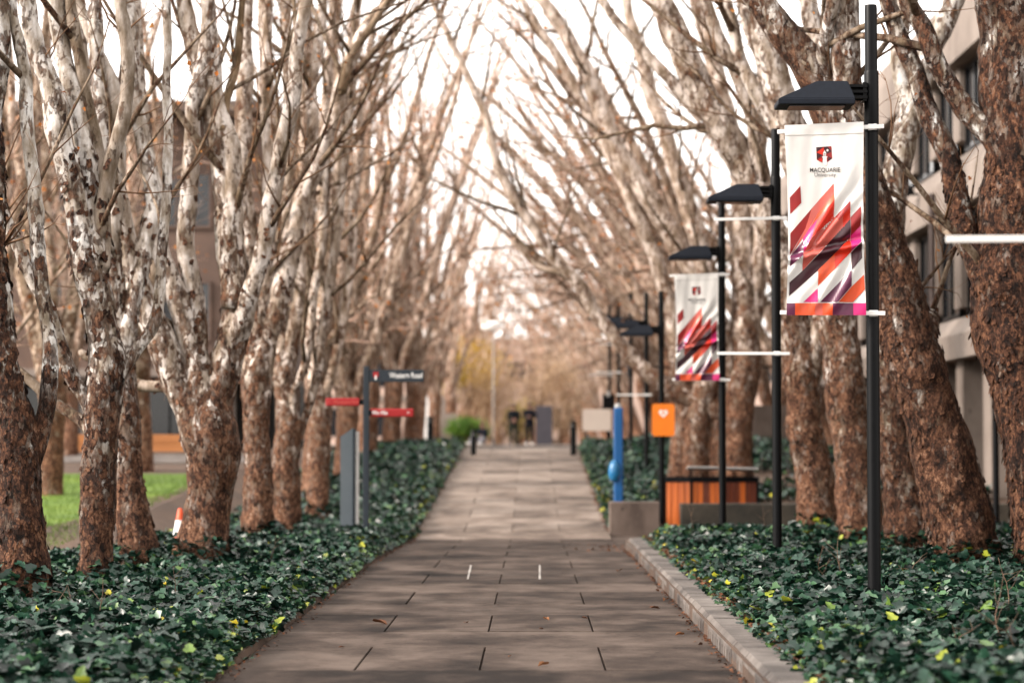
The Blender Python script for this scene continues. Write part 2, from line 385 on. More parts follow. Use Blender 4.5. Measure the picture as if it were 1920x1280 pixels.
# ------------------------------------------------------------------ path of separate slabs
path = tag(link('path', grid_mesh('path', np.array([-2.0, 1.36]), np.concatenate([np.arange(8, 73, 1.0), [72.5]]), lambda x, y: pz(y) - .035), SOIL), kind='structure')
edges = [-2.0, -1.18, -.345, .49, 1.352]
Y0 = 16.1 - 3.3 * 2
slabs = []
k = 0
while True:
    ya = Y0 + 3.3 * k
    if ya > 72: break
    for (a, b, split) in ((ya, ya + 1.86, True), (ya + 1.86, ya + 3.3, False)):
        b = min(b, 72.4)
        if b - a < .2: continue
        ed = edges if split else [edges[0], edges[-1]]
        for i in range(len(ed) - 1): slabs.append((ed[i], ed[i + 1], a, b, split))
    k += 1
for (x0, x1, a, b, split) in slabs:
    gx0 = .007 if split else .0015; gy = .0016
    rx0, rx1 = x0 + (gx0 if x0 > -1.9 else 0), x1 - (gx0 if x1 < 1.3 else 0)
    dz = random.uniform(-.0025, .0025); b2 = .0035
    ts = [a + gy, *[y for y in (32, 41) if a + .3 < y < b - .3], b - gy]
    V = []; Fc = []
    for y in ts:
        z = float(pz(y)) + dz
        e0 = b2 if y == ts[0] else (-b2 if y == ts[-1] else 0)
        V += [(rx0, y, z - .04), (rx0, y, z - b2), (rx0 + b2, y + e0, z), (rx1 - b2, y + e0, z), (rx1, y, z - b2), (rx1, y, z - .04)]
    for j in range(len(ts) - 1):
        o = 6 * j; Fc += [[o + i, o + i + 1, o + 7 + i, o + 6 + i][::-1] for i in range(5)]
    Fc += [[0, 1, 2, 3, 4, 5][::-1], [6 * (len(ts) - 1) + i for i in range(6)]]
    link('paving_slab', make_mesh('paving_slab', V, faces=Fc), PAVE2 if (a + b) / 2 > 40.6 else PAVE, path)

# kerb of separate stones, each with two drain slots in its face
kb = tag(link('kerb', grid_mesh('kerb', np.array([1.40, 1.60]), np.arange(10, 35, 1.0), lambda x, y: 0 * x + .06), SOIL), kind='structure')
L = .44
mb = MB(); yy = [0]
for c in (L * .25, L * .75): yy += [c - .028, c + .028]
yy += [L - .004]
g0 = .004
prof = lambda slot: [(.0 if not slot else .05, -.03), (.0 if not slot else .05, .072), (.0, .072), (0, .10), (.045, .152), (.285, .150), (.285, -.03)]
V = []; Fc = []
segs = [(g0, yy[1], 0), (yy[1], yy[2], 1), (yy[2], yy[3], 0), (yy[3], yy[4], 1), (yy[4], L - .004, 0)]
for (a, b, s_) in segs:
    p = prof(s_); n = len(p); o = len(V)
    V += [(x, a, z) for x, z in p] + [(x, b, z) for x, z in p]
    Fc += [[o + i, o + i + 1, o + n + i + 1, o + n + i] for i in range(n - 1)]
    Fc += [[o + i for i in range(n)], [o + n + i for i in range(n)][::-1]]
mb.add(V, Fc); kmesh = mb.mesh('kerb_stone')
kmesh.materials.append(KERB)
y = 10.0; kx = 1.362
while y < 34.4:
    o = link('kerb_stone', kmesh, None, kb, (kx + random.uniform(-.003, .003), y, random.uniform(-.003, .002)))
    y += L
# rounded end stones
for i in range(3):
    t = R(20 + 28 * i)
    o = link('kerb_stone', kmesh, None, kb, (kx + .62 * (1 - math.cos(t)) + .003 * i, 34.42 + .62 * math.sin(t) + .1, -.004 * (i + 1)), (0, 0, -t)); o.scale = (1, .8, 1)

# ------------------------------------------------------------------ trees
class Tubes:
    """collects tapered tubes of one mesh; 'pale' says how much smooth young bark shows"""
    def __init__(s, olive=0.0, warm=.4): s.V = []; s.Q = []; s.T = []; s.A = []; s.n = 0; s.olive = olive; s.warm = warm
    def add(s, P, Rr, seg, pale=None, rough=0.0, seed=0):
        P = np.asarray(P, float); Rr = np.asarray(Rr, float); n = len(P)
        if rough and n > 8:
            q = P * 1.9; amp = np.minimum(.045, Rr * .45) * np.clip((P[:, 2] - .9) / .8, 0, 1)
            P = P + np.stack([vnoise(q + 3, seed + 11), vnoise(q + 17, seed + 12), 0 * Rr], -1) * amp[:, None]
            ln = np.concatenate([[0], np.cumsum(np.linalg.norm(np.diff(P, axis=0), axis=1))]); kr = np.random.default_rng(seed + 77)
            for c in kr.uniform(.5, max(.6, ln[-1]), int(ln[-1] / .8)): Rr = Rr * (1 + np.minimum(1, .028 / Rr) * kr.uniform(.06, .26) * np.exp(-((ln - c) / kr.uniform(.03, .09)) ** 2))
        D = np.gradient(P, axis=0); D /= np.linalg.norm(D, axis=1, keepdims=True) + 1e-9
        u = np.cross(D[0], [0, 1, 0.1]); u /= np.linalg.norm(u) + 1e-9
        U = np.zeros((n, 3)); U[0] = u
        for i in range(1, n):
            u = U[i - 1] - D[i] * np.dot(U[i - 1], D[i]); U[i] = u / (np.linalg.norm(u) + 1e-9)
        W = np.cross(D, U)
        t = np.linspace(0, 2 * np.pi, seg, endpoint=False)
        dirs = U[:, None] * np.cos(t)[None, :, None] + W[:, None] * np.sin(t)[None, :, None]
        rr = np.repeat(Rr[:, None], seg, 1)
        if rough:
            S = P[:, None] + dirs * rr[..., None]
            rr = rr * (1 + rough * (1.3 * vnoise(S * 2.2, seed) + 1.0 * vnoise(S * 6.5, seed + 1))) + rough * .055 * vnoise(S * np.array([24, 24, 14]), seed + 2) + rough * .09 * np.maximum(0, vnoise(S * 11, seed + 5) - .2)
        V = (P[:, None] + dirs * rr[..., None]).reshape(-1, 3)
        V = np.vstack([V, P[-1] + D[-1] * Rr[-1] * .5])
        i = np.arange(n * seg).reshape(n, seg); j = np.roll(i, -1, 1)
        s.Q.append(np.stack([i[:-1], j[:-1], j[1:], i[1:]], -1).reshape(-1, 4) + s.n)
        s.T.append(np.stack([i[-1], j[-1], np.full(seg, n * seg)], -1) + s.n)
        s.T.append(np.stack([np.full(seg - 2, 0), np.arange(2, seg), np.arange(1, seg - 1)], -1) + s.n)
        pa = np.full(n, .5) if pale is None else np.asarray(pale, float)
        s.A.append(np.append(np.repeat(pa, seg), pa[-1])); s.V.append(V); s.n += len(V)
        return V
    def mesh(s, name):
        return make_mesh(name, np.vstack(s.V), tris=np.vstack(s.T), quads=np.vstack(s.Q), smooth=True, attrs={'pale': np.concatenate(s.A), 'olive': np.full(s.n, s.olive), 'warm': np.full(s.n, s.warm)})

def spline(pts, step):
    """Catmull-Rom through rows of numbers, resampled at about `step` metres on the first three columns"""
    P = np.asarray(pts, float)
    P = np.vstack([2 * P[0] - P[1], P, 2 * P[-1] - P[-2]]); outp = []
    for i in range(1, len(P) - 2):
        d = np.linalg.norm(P[i + 1, :3] - P[i, :3]); m = max(2, int(d / step)); t = np.linspace(0, 1, m, endpoint=False)[:, None]
        a, b, c, e = P[i - 1], P[i], P[i + 1], P[i + 2]
        outp.append(.5 * ((2 * b) + (-a + c) * t + (2 * a - 5 * b + 4 * c - e) * t ** 2 + (-a + 3 * b - 3 * c + e) * t ** 3))
    outp.append(P[-2][None]); r = np.vstack(outp); r[:, 3:4] = np.maximum(r[:, 3:4], .002); return r

def grow(rg, p, d, L, r0, up, wob, n):
    P = [p]; d = d / np.linalg.norm(d); st = L / n
    for i in range(n):
        d = d + rg.normal(0, wob, 3) + np.array([0, 0, up]); d /= np.linalg.norm(d); P.append(P[-1] + d * st)
    t = np.linspace(0, 1, n + 1)
    return np.array(P), r0 * (1 - .82 * t)
def side_dir(rg, D, ang, bias=None):
    q = rg.normal(0, 1, 3)
    if bias is not None: q = q + bias
    q -= D * np.dot(q, D); q /= np.linalg.norm(q) + 1e-9
    return D * math.cos(ang) + q * math.sin(ang)

def crown_on(rg, stems, crown, twigs, leaves, nb, nt_, ns, zmin, bias=None, Lb=(1.4, 3.2), leafp=.3, seg=6):
    """branches, twigs and last dry leaves on a list of stems (rows x,y,z,r)"""
    for S in stems:
        D = np.gradient(S[:, :3], axis=0); D /= np.linalg.norm(D, axis=1, keepdims=True)
        ok = np.where(S[:, 2] > zmin)[0]
        if len(ok) < 3: continue
        length = np.linalg.norm(np.diff(S[ok, :3], axis=0), axis=1).sum()
        m = max(1, int(nb * length / 6 + rg.random()))
        for i in rg.choice(ok, m):
            L = rg.uniform(*Lb); r = min(S[i, 3] * .55, .010 + .012 * L)
            P, Rr = grow(rg, S[i, :3], side_dir(rg, D[i], rg.uniform(.5, 1.0), bias), L, r, .06, .12, 6)
            crown.add(P, Rr, seg, np.full(7, .62))
            Db = np.gradient(P, axis=0); Db /= np.linalg.norm(Db, axis=1, keepdims=True)
            for _ in range(nt_):
                k = rg.integers(1, 7); l2 = rg.uniform(.35, 1.0) * (.6 + L * .2)
                P2, R2 = grow(rg, P[k], side_dir(rg, Db[k], rg.uniform(.5, 1.0)), l2, max(.0042, Rr[k] * .45), .05, .16, 4)
                twigs.add(P2, np.maximum(R2, .0022), 4)
                D2 = P2[-1] - P2[0]; D2 /= np.linalg.norm(D2)
                for _ in range(ns):
                    k2 = rg.integers(1, 5)
                    P3, R3 = grow(rg, P2[k2], side_dir(rg, D2, rg.uniform(.5, 1.1)), rg.uniform(.15, .5), .0032, .04, .2, 2)
                    twigs.add(P3, np.maximum(R3, .0018), 3)
                    if rg.random() < leafp: leaves.append(P3[-1])
def leaf_mesh(rg, pts, size=.05):
    pts = np.array(pts); n = len(pts)
    u = rg.normal(0, 1, (n, 3)); u /= np.linalg.norm(u, axis=1, keepdims=True)
    v = np.cross(u, rg.normal(0, 1, (n, 3))); v /= np.linalg.norm(v, axis=1, keepdims=True); wv = np.cross(u, v)
    s = (size * rg.uniform(.6, 1.4, n))[:, None]
    V = np.stack([pts, pts + (u * .5 + v * .45) * s + wv * s * .2, pts + u * s, pts + (u * .5 - v * .45) * s + wv * s * .2], 1)
    i = np.arange(n)[:, None] * 4
    T = np.concatenate([i + [0, 1, 2], i + [0, 2, 3]]); return make_mesh('leaves', V, tris=T, attrs={'tint': np.repeat(rg.random(n), 4)})

def flakes(rg, V, cen, n, zmax, warm):
    """curled bark plates that stand off the trunk"""
    idx = rg.integers(0, len(V), n); P = V[idx]; C = cen[idx]
    keep = P[:, 2] < zmax; P = P[keep]; C = C[keep]; n = len(P)
    nr = P - C; nr[:, 2] = 0; nr /= np.linalg.norm(nr, axis=1, keepdims=True) + 1e-9
    tg = np.cross(nr, [0, 0, 1.0]); upv = np.tile([0, 0, 1.0], (n, 1))
    a = rg.normal(0, .5, n)[:, None]; t2 = tg * np.cos(a) + upv * np.sin(a); u2 = -tg * np.sin(a) + upv * np.cos(a)
    w_ = (rg.uniform(.012, .034, n))[:, None]; h = (rg.uniform(.018, .058, n))[:, None]; lift = (rg.uniform(.004, .022, n))[:, None]
    b0 = P + nr * .001
    V2 = np.stack([b0 - t2 * w_ * .7 + u2 * h, b0 + t2 * w_ + u2 * h * .8, b0 + t2 * w_ * 1.1 - u2 * h * .1 + nr * lift * .5, b0 - t2 * w_ - u2 * h * .2 + nr * lift * .4,
                   b0 + t2 * w_ * .6 - u2 * h + nr * lift * 1.2, b0 - t2 * w_ * .5 - u2 * h * .9 + nr * lift], 1)
    i = np.arange(n)[:, None] * 6
    return make_mesh('bark_flakes', V2, quads=np.concatenate([i + [0, 3, 2, 1], i + [3, 5, 4, 2]]), attrs={'pale': np.repeat(rg.uniform(0, .28, n), 6), 'olive': np.zeros(6 * n), 'warm': np.full(6 * n, warm)})

BASES = []
def hero(label, Y, trunk, stems, seed, soil=None, group=None, nb=7, zf=1.0, nfl=700, ext=5.0, nt_=5, ns=3, zmin=2.6, drift=.5, warm=.4, pb=.25):
    """a plane tree traced from the photograph; rows of trunk and stems are pixel x, y, radius"""
    rg = np.random.default_rng(seed)
    base = at(trunk[0][0], trunk[0][1], Y); gz = float(G(base.x, Y))
    org = np.array([base.x, Y, gz])
    root = thing('plane_tree', label, 'tree', tuple(org), 0, group); BASES.append((base.x, Y, trunk[0][2] * Y / F))
    def conv(rows, y0, y1):
        o = []
        for i, (px, py, r) in enumerate(rows):
            yy = y0 + (y1 - y0) * i / max(1, len(rows) - 1)
            p = at(px, py, yy); o.append([*(np.array(p) - org), r * yy / F])
        return o
    T = conv(trunk, Y, Y + rg.uniform(-.1, .15))
    fl = T[0][3]; T = [[T[0][0], T[0][1], -.25, fl * 1.28], [T[0][0], T[0][1], .06, fl * 1.12]] + [t for t in T if t[2] > .2]
    if stems is None or len(stems) == 0: stems = []
    S = spline(T, .03 if Y < 40 else .06)
    hmax = 3.4 * zf
    def paleness(z): return np.clip(pb + (.65 - pb) * np.clip((z - .5) / hmax, 0, 1), 0, .66)
    seg = 44 if Y < 34 else 26
    tb = Tubes(0, warm); V = tb.add(S[:, :3], S[:, 3], seg, paleness(S[:, 2]) , .085, seed)
    link('trunk', tb.mesh('trunk'), BARK, root)
    cen = np.repeat(S[:, :3], seg, 0); cen = np.vstack([cen, S[-1:, :3]])
    allst = [S]; Vf = [V]; Cf = [cen]
    for q, rows in enumerate(stems):
        dy = rg.uniform(-drift, drift)
        pts = conv(rows, Y, Y + dy)
        pts[0][3] *= 1.12
        e0 = np.array(pts[1][:3]) - np.array(pts[0][:3]); e0 /= np.linalg.norm(e0); r_ = pts[0][3]
        pts = [[*(np.array(pts[0][:3]) - e0 * r_ * 1.3), r_ * .25], [*(np.array(pts[0][:3]) - e0 * r_ * .75), r_ * .8]] + pts
        e = np.array(pts[-1][:3]) - np.array(pts[-2][:3]); e /= np.linalg.norm(e)
        if ext and rows[-1][1] < 30:
            p = np.array(pts[-1][:3]); r = pts[-1][3]
            for k in range(1, 4):
                e = e + np.array([rg.normal(0, .1), rg.normal(0, .12), .12]); e /= np.linalg.norm(e)
                p = p + e * ext / 3; pts.append([*p, r * (1 - .27 * k)])
        S2 = spline(pts, .05 if Y < 40 else .1)
        tb = Tubes(float(np.clip((.105 - pts[2][3]) / .04, 0, .95)), warm); s2 = (26 if pts[2][3] > .05 else 14) if Y < 34 else 12
        V2 = tb.add(S2[:, :3], S2[:, 3], s2, np.clip(paleness(S2[:, 2]) + .08 + .25 * tb.olive, 0, .85), .06, seed + q * 7)
        link('limb', tb.mesh('limb'), BARK, root); allst.append(S2)
        if S2[len(S2) // 4, 3] > .06: Vf.append(V2); Cf.append(np.vstack([np.repeat(S2[:, :3], s2, 0), S2[-1:, :3]]))
    cr = Tubes(.8); tw = Tubes(); lv = []
    crown_on(rg, allst[1:] or allst, cr, tw, lv, nb, nt_, ns, zmin)
    if cr.n: link('branches', cr.mesh('branches'), BARK, root)['kind'] = 'stuff'
    if tw.n: link('twigs', tw.mesh('twigs'), TWIG, root)['kind'] = 'stuff'
    if lv: link('leaves', leaf_mesh(rg, lv), DRY, root)['kind'] = 'stuff'
    if nfl: link('bark_flakes', flakes(rg, np.vstack(Vf), np.vstack(Cf), int(nfl * 1.5), 4.2, warm), BARK, root)['kind'] = 'stuff'
    return root


# left row
hero('thick brown plane trunk at the left picture edge with one curved low limb', 20.6,
     [(48, 1095, 48), (42, 1000, 44), (35, 900, 42), (30, 830, 45), (18, 740, 34), (5, 640, 27), (-8, 520, 25), (-14, 300, 22), (-6, 100, 20), (8, -60, 17)],
     [[(52, 860, 24), (76, 805, 18), (92, 740, 17), (97, 660, 15), (90, 600, 13), (81, 540, 13), (72, 415, 13), (61, 306, 12), (50, 175, 12), (33, 79, 11), (20, -40, 9)],
      [(10, 700, 14), (-30, 600, 12), (-60, 450, 12), (-80, 250, 11), (-90, -20, 9)]], 11, pb=.14, warm=0.08, nb=2)
hero('slender plane tree forking at chest height with limbs curving to both sides', 22.3,
     [(180, 1075, 34), (182, 980, 32), (183, 880, 32), (184, 790, 34), (190, 700, 38), (190, 630, 32), (178, 545, 31), (164, 481, 27), (146, 372, 24), (119, 262, 22), (88, 153, 20), (62, 52, 18), (40, -60, 16)],
     [[(182, 470, 20), (174, 350, 19), (146, 210, 18), (119, 100, 17), (98, -40, 15)],
      [(196, 500, 14), (197, 437, 13), (184, 284, 12), (153, 131, 12), (130, -30, 10)],
      [(186, 430, 15), (190, 385, 15), (206, 315, 14), (227, 245, 14), (238, 175, 13), (238, 79, 13), (220, -40, 11)],
      [(196, 760, 20), (222, 712, 14), (253, 659, 12), (288, 604, 11), (300, 528, 10), (306, 420, 10), (313, 332, 9), (318, 245, 9), (313, 131, 8), (307, -40, 8)],
      [(182, 775, 18), (160, 742, 15), (127, 688, 14), (108, 627, 13), (90, 570, 12), (58, 515, 12), (20, 430, 12), (-25, 330, 11)],
      [(176, 815, 14), (150, 788, 11), (98, 753, 10), (40, 700, 9), (-20, 655, 8)]], 12, warm=0.22, nb=2)
hero('leaning plane trunk wide at the base, third from the left edge', 25.4,
     [(262, 1048, 40), (255, 1000, 37), (245, 940, 32), (238, 850, 28), (233, 760, 26), (228, 690, 25), (222, 620, 24), (214, 540, 22), (206, 460, 20), (198, 380, 18), (188, 280, 17), (178, 150, 15), (174, -40, 13)],
     [[(228, 660, 20), (245, 570, 17), (270, 480, 16), (288, 400, 15), (280, 328, 15), (264, 240, 14), (250, 131, 13), (243, -40, 11)],
      [(206, 460, 14), (225, 330, 13), (215, 180, 12), (180, 90, 11), (150, 15, 10), (120, -40, 9)]], 13, warm=0.30, nb=3)
hero('broad plane tree splitting into four pale stems behind the traffic cone', 26.9,
     [(378, 1038, 52), (385, 980, 44), (393, 910, 42), (400, 850, 47), (398, 800, 50), (405, 750, 38), (416, 700, 32), (432, 640, 30), (444, 570, 29), (440, 500, 27), (428, 380, 24), (402, 262, 22), (381, 175, 19), (364, 109, 17), (338, -20, 14)],
     [[(385, 820, 40), (362, 770, 34), (335, 720, 30), (302, 645, 28), (270, 565, 26), (246, 490, 24), (229, 420, 22), (214, 365, 19), (190, 290, 16), (165, 180, 15), (148, 60, 13), (138, -40, 12)],
      [(388, 790, 34), (378, 710, 26), (352, 625, 23), (330, 555, 21), (312, 500, 18), (296, 420, 16), (280, 300, 14), (262, 150, 12), (255, -40, 10)],
      [(385, 760, 26), (370, 680, 22), (367, 586, 20), (358, 500, 18), (353, 400, 17), (356, 300, 16), (366, 197, 15), (381, 87, 13), (390, -40, 11)],
      [(434, 560, 22), (436, 394, 19), (428, 284, 18), (414, 210, 17), (395, 109, 16), (386, -30, 14)],
      [(440, 620, 22), (466, 570, 18), (486, 503, 17), (508, 394, 16), (530, 284, 15), (552, 153, 14), (565, 44, 12), (576, -40, 11)],
      [(420, 240, 9), (426, 190, 8), (446, 110, 7), (457, -20, 6)],
      [(345, 740, 12), (305, 725, 11), (262, 722, 11), (215, 700, 9), (150, 660, 7)]], 14, warm=0.42, nb=3)
hero('plane trunk with pale flank and a long limb arching right over the path', 31.8,
     [(484, 1002, 30), (484, 900, 27), (484, 800, 26), (483, 720, 28), (481, 650, 25), (474, 570, 22), (466, 480, 20), (460, 350, 18), (456, 200, 16), (460, 80, 14), (470, -40, 12)],
     [[(486, 690, 24), (504, 610, 20), (530, 525, 20), (556, 415, 17), (587, 328, 16), (620, 235, 15), (641, 160, 14), (666, 90, 12), (702, 30, 10), (745, -15, 8)],
      [(640, 165, 9), (655, 110, 8), (690, 60, 7), (725, 5, 6)],
      [(480, 600, 14), (500, 480, 12), (505, 330, 11), (500, 160, 10), (505, -30, 9)]], 15, warm=0.62, nb=7)
hero('plane trunk with a dark knot hole beside thin upcurving shoots', 36.0,
     [(536, 982, 27), (535, 900, 25), (535, 800, 25), (534, 700, 23), (528, 630, 20), (516, 540, 18), (510, 430, 16), (506, 300, 14), (500, 150, 12), (496, -30, 10)],
     [[(534, 690, 18), (556, 600, 16), (568, 480, 14), (580, 350, 13), (585, 200, 11), (600, 50, 9), (612, -30, 8)],
      [(546, 830, 12), (558, 796, 9), (551, 740, 8), (571, 680, 8), (584, 607, 8), (592, 543, 8), (604, 440, 7), (612, 300, 6), (640, 160, 5)],
      [(550, 840, 11), (570, 792, 8), (596, 685, 8), (607, 607, 8), (622, 510, 8), (640, 400, 7), (650, 260, 6), (668, 120, 5)],
      [(520, 560, 13), (535, 430, 12), (545, 300, 11), (540, 120, 10), (530, -30, 9)]], 16, warm=0.65, nb=8, nfl=300)
hero('plane trunk just left of the grey information pillar', 42.5,
     [(596, 958, 23), (596, 880, 21), (595, 800, 20), (592, 720, 19), (590, 650, 17), (585, 560, 15), (578, 430, 13), (572, 280, 11), (575, 100, 9), (580, -30, 8)],
     [[(594, 690, 14), (610, 600, 12), (622, 480, 11), (630, 330, 10), (650, 160, 8), (672, 20, 6)],
      [(592, 660, 13), (604, 560, 11), (600, 420, 10), (606, 260, 9), (620, 90, 8), (625, -20, 7)],
      [(600, 760, 12), (622, 690, 10), (640, 600, 10), (655, 480, 9), (668, 330, 8), (680, 180, 7), (700, 60, 6)]], 17, warm=0.80, nb=9, nfl=200)
# right row
hero('massive dark flaking plane trunk at the right picture edge', 23.7,
     [(1972, 1065, 60), (1958, 1000, 58), (1940, 860, 60), (1925, 730, 64), (1902, 610, 76), (1897, 520, 78), (1904, 430, 67), (1903, 300, 63), (1903, 200, 62), (1900, 100, 61), (1890, 0, 60), (1882, -80, 56)],
     [[(1880, 275, 34), (1850, 242, 24), (1806, 197, 19), (1771, 144, 18), (1740, 66, 17), (1706, 13, 16), (1680, -40, 15)],
      [(1866, 530, 42), (1838, 490, 30), (1815, 450, 24), (1802, 394, 22), (1771, 284, 20), (1736, 188, 19), (1706, 109, 18), (1671, 35, 17), (1648, -40, 16)]], 21, warm=0.05, nb=4, nfl=2600, zf=3.2, pb=.10)
hero('thick plane trunk leaning left right behind the nearest lamp post', 24.6,
     [(1815, 1046, 66), (1805, 1000, 63), (1765, 850, 60), (1727, 728, 55), (1702, 634, 51), (1679, 540, 43), (1658, 460, 39), (1630, 380, 37), (1595, 290, 36), (1560, 205, 34), (1510, 115, 31), (1450, 40, 28), (1395, -30, 24)],
     [[(1650, 440, 30), (1612, 300, 29), (1592, 160, 28), (1586, 50, 26), (1580, -50, 24)],
      [(1545, 175, 22), (1540, 110, 14), (1552, 50, 13), (1568, -30, 12)],
      [(1712, 660, 32), (1738, 618, 26), (1745, 590, 15)],
      [(1690, 560, 30), (1698, 500, 24), (1716, 505, 12)]], 22, warm=0.28, nb=4, nfl=1800, zf=2.4, pb=.18)
hero('darker plane trunk half hidden behind the leaning one', 28.0,
     [(1706, 1024, 42), (1697, 950, 38), (1682, 850, 35), (1668, 760, 32), (1660, 680, 30), (1660, 560, 28), (1664, 450, 27), (1682, 320, 26), (1712, 200, 25), (1745, 100, 22), (1775, 40, 20), (1800, -30, 18)],
     [[(1690, 300, 20), (1700, 200, 18), (1690, 90, 16), (1700, -30, 14)]], 23, warm=0.15, nb=4, nfl=600, zf=1.4)
hero('upright plane trunk left of the nearest lamp post', 30.8,
     [(1612, 1006, 44), (1606, 900, 40), (1592, 780, 38), (1580, 680, 38), (1570, 600, 36), (1556, 500, 34), (1530, 400, 32), (1500, 300, 30), (1470, 200, 28), (1440, 100, 25), (1395, -30, 21)],
     [[(1560, 520, 24), (1548, 400, 22), (1552, 250, 21), (1540, 120, 19), (1510, -30, 16)],
      [(1500, 310, 18), (1440, 210, 15), (1390, 110, 13), (1350, -20, 11)]], 24, warm=0.45, nb=5, nfl=700, zf=1.3)
hero('plane trunk with an orange patched base right of the second lamp post', 33.2,
     [(1540, 992, 40), (1526, 900, 37), (1511, 780, 35), (1500, 690, 36), (1488, 600, 33), (1460, 480, 30), (1410, 345, 28), (1355, 240, 27), (1300, 130, 26), (1250, 40, 24), (1215, -40, 21)],
     [[(1505, 720, 28), (1535, 620, 24), (1542, 500, 22), (1520, 370, 20), (1480, 220, 18), (1420, 80, 16), (1380, -30, 14)],
      [(1440, 420, 18), (1420, 280, 16), (1390, 150, 14), (1330, 20, 12)],
      [(1360, 250, 14), (1290, 190, 12), (1200, 90, 10), (1130, 5, 8)]], 25, warm=0.62, nb=6, nfl=500, zf=1.2)
hero('many stemmed plane tree behind the timber bins with a long pale limb over the path', 48.0,
     [(1378, 880, 36), (1380, 800, 33), (1388, 720, 31), (1394, 640, 28), (1396, 540, 25), (1392, 430, 23), (1385, 320, 20), (1360, 200, 17), (1320, 60, 14), (1300, -30, 12)],
     [[(1300, 905, 28), (1304, 820, 26), (1318, 745, 25), (1340, 660, 22), (1335, 560, 20), (1310, 460, 18), (1275, 340, 16), (1230, 200, 14), (1190, 60, 11), (1170, -20, 9)],
      [(1346, 905, 26), (1350, 800, 24), (1362, 700, 22), (1352, 620, 20), (1320, 540, 19), (1260, 440, 19), (1200, 345, 18), (1155, 268, 17), (1112, 165, 16), (1080, 95, 14), (1040, 30, 12), (995, -30, 10)],
      [(1345, 770, 22), (1312, 755, 19), (1265, 737, 17), (1222, 703, 16), (1166, 647, 14), (1119, 586, 13), (1077, 525, 12), (1040, 487, 11), (997, 422, 10), (960, 366, 9), (930, 300, 9), (910, 215, 8), (880, 150, 7), (840, 65, 6), (812, 5, 5)],
      [(1272, 905, 20), (1276, 830, 19), (1284, 750, 17), (1270, 640, 15), (1240, 520, 14), (1190, 390, 12), (1130, 260, 10), (1060, 130, 8), (990, 20, 6)],
      [(1400, 680, 18), (1414, 600, 17), (1428, 480, 15), (1420, 340, 13), (1430, 180, 11), (1420, 20, 9)],
      [(1060, 510, 7), (1010, 500, 5), (960, 450, 4)]], 26, warm=0.75, nb=7, nfl=200, zf=1.3, ext=2.5, zmin=3.2)

# far trees: variants with parts, then copies
def far_tree(seed, lean, H=12.5, nst=5):
    rg = np.random.default_rng(seed); root = thing('plane_tree', 'x', 'tree')
    fork = rg.uniform(1.5, 2.4); r0 = rg.uniform(.24, .30)
    T = spline([[0, 0, -.5, r0 * 1.3], [0, 0, .1, r0 * 1.1], [lean * .06, rg.normal(0, .05), fork * .55, r0 * .95], [lean * .12, 0, fork, r0 * 1.05], [lean * .14, 0, fork + .35, r0 * .6]], .12)
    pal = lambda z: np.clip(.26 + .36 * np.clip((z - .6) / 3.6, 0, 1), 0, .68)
    tb = Tubes(0, 1.0); tb.add(T[:, :3], T[:, 3], 18, pal(T[:, 2]), .07, seed); link('trunk', tb.mesh('trunk'), BARK, root)  # full warm tint stands in for the far-end glow
    stems = []
    for k in range(nst):
        az = 2 * math.pi * (k + rg.uniform(-.3, .3)) / nst; tilt = rg.uniform(.12, .38)
        d = np.array([math.cos(az) * math.sin(tilt) + lean * .045, math.sin(az) * math.sin(tilt), math.cos(tilt)])
        p = np.array([lean * .1, 0, fork - rg.uniform(.1, .6)]); r = r0 * rg.uniform(.45, .66); L = H * rg.uniform(.8, 1.05) - fork
        pts = [[*p, r * 1.15]]; n = 8
        for i in range(n):
            d = d + np.array([lean * .028 + rg.normal(0, .05), rg.normal(0, .05), .05]); d /= np.linalg.norm(d)
            p = p + d * L / n; pts.append([*p, r * (1 - .85 * (i + 1) / n) + .006])
        S = spline(pts, .35); stems.append(S)
        tb = Tubes(.05 if k % 2 else .35, 1.0); tb.add(S[:, :3], S[:, 3], 9, np.clip(pal(S[:, 2]) + .08, 0, .75), .05, seed + k); link('limb', tb.mesh('limb'), BARK, root)
    cr = Tubes(.3, 1.0); tw = Tubes(); lv = []
    crown_on(rg, stems, cr, tw, lv, 4.3, 5, 3, 2.6, np.array([lean * .12, 0, .2]), (1.4, 3.6), .5, 5)
    link('branches', cr.mesh('branches'), BARK, root)['kind'] = 'stuff'
    link('twigs', tw.mesh('twigs'), TWIG_FAR_GLOW, root)['kind'] = 'stuff'
    link('leaves', leaf_mesh(rg, lv, .085), DRY, root)['kind'] = 'stuff'
    return root
def place(proto, used, x, y, rz, s, label, group):
    if proto.name not in used: o = proto; used.add(proto.name)
    else: o = copy_tree(proto)
    o.location = (x, y, float(G(x, y))); o.rotation_euler = (0, 0, rz); o.scale = (s, s, s); tag(o, label, 'tree', group); return o
ORD = ['first', 'second', 'third', 'fourth', 'fifth', 'sixth', 'seventh', 'eighth', 'ninth', 'tenth', 'eleventh', 'twelfth', 'thirteenth']
used = set()
right_v = [far_tree(101 + i, -l, h) for i, (l, h) in enumerate(((3.8, 13), (4.7, 12.5), (3.0, 13.5)))]
left_v = [far_tree(201 + i, l, h, 5 + i % 2) for i, (l, h) in enumerate(((.35, 13.5), (.9, 13), (-.1, 13)))]
rr = random.Random(3)
for i, y in enumerate([49, 54, 59, 64, 70, 77, 85, 94, 104, 112, 120, 129, 139]):
    place(left_v[i % 3], used, -4.25 + rr.uniform(-.25, .25) + max(0, (y - 100) * .035), y, rr.uniform(-.5, .5), rr.uniform(.92, 1.06),
          f'bare plane tree in the left row up the ramp, {ORD[i]} beyond the signpost', 'plane trees along the left of the ramp')
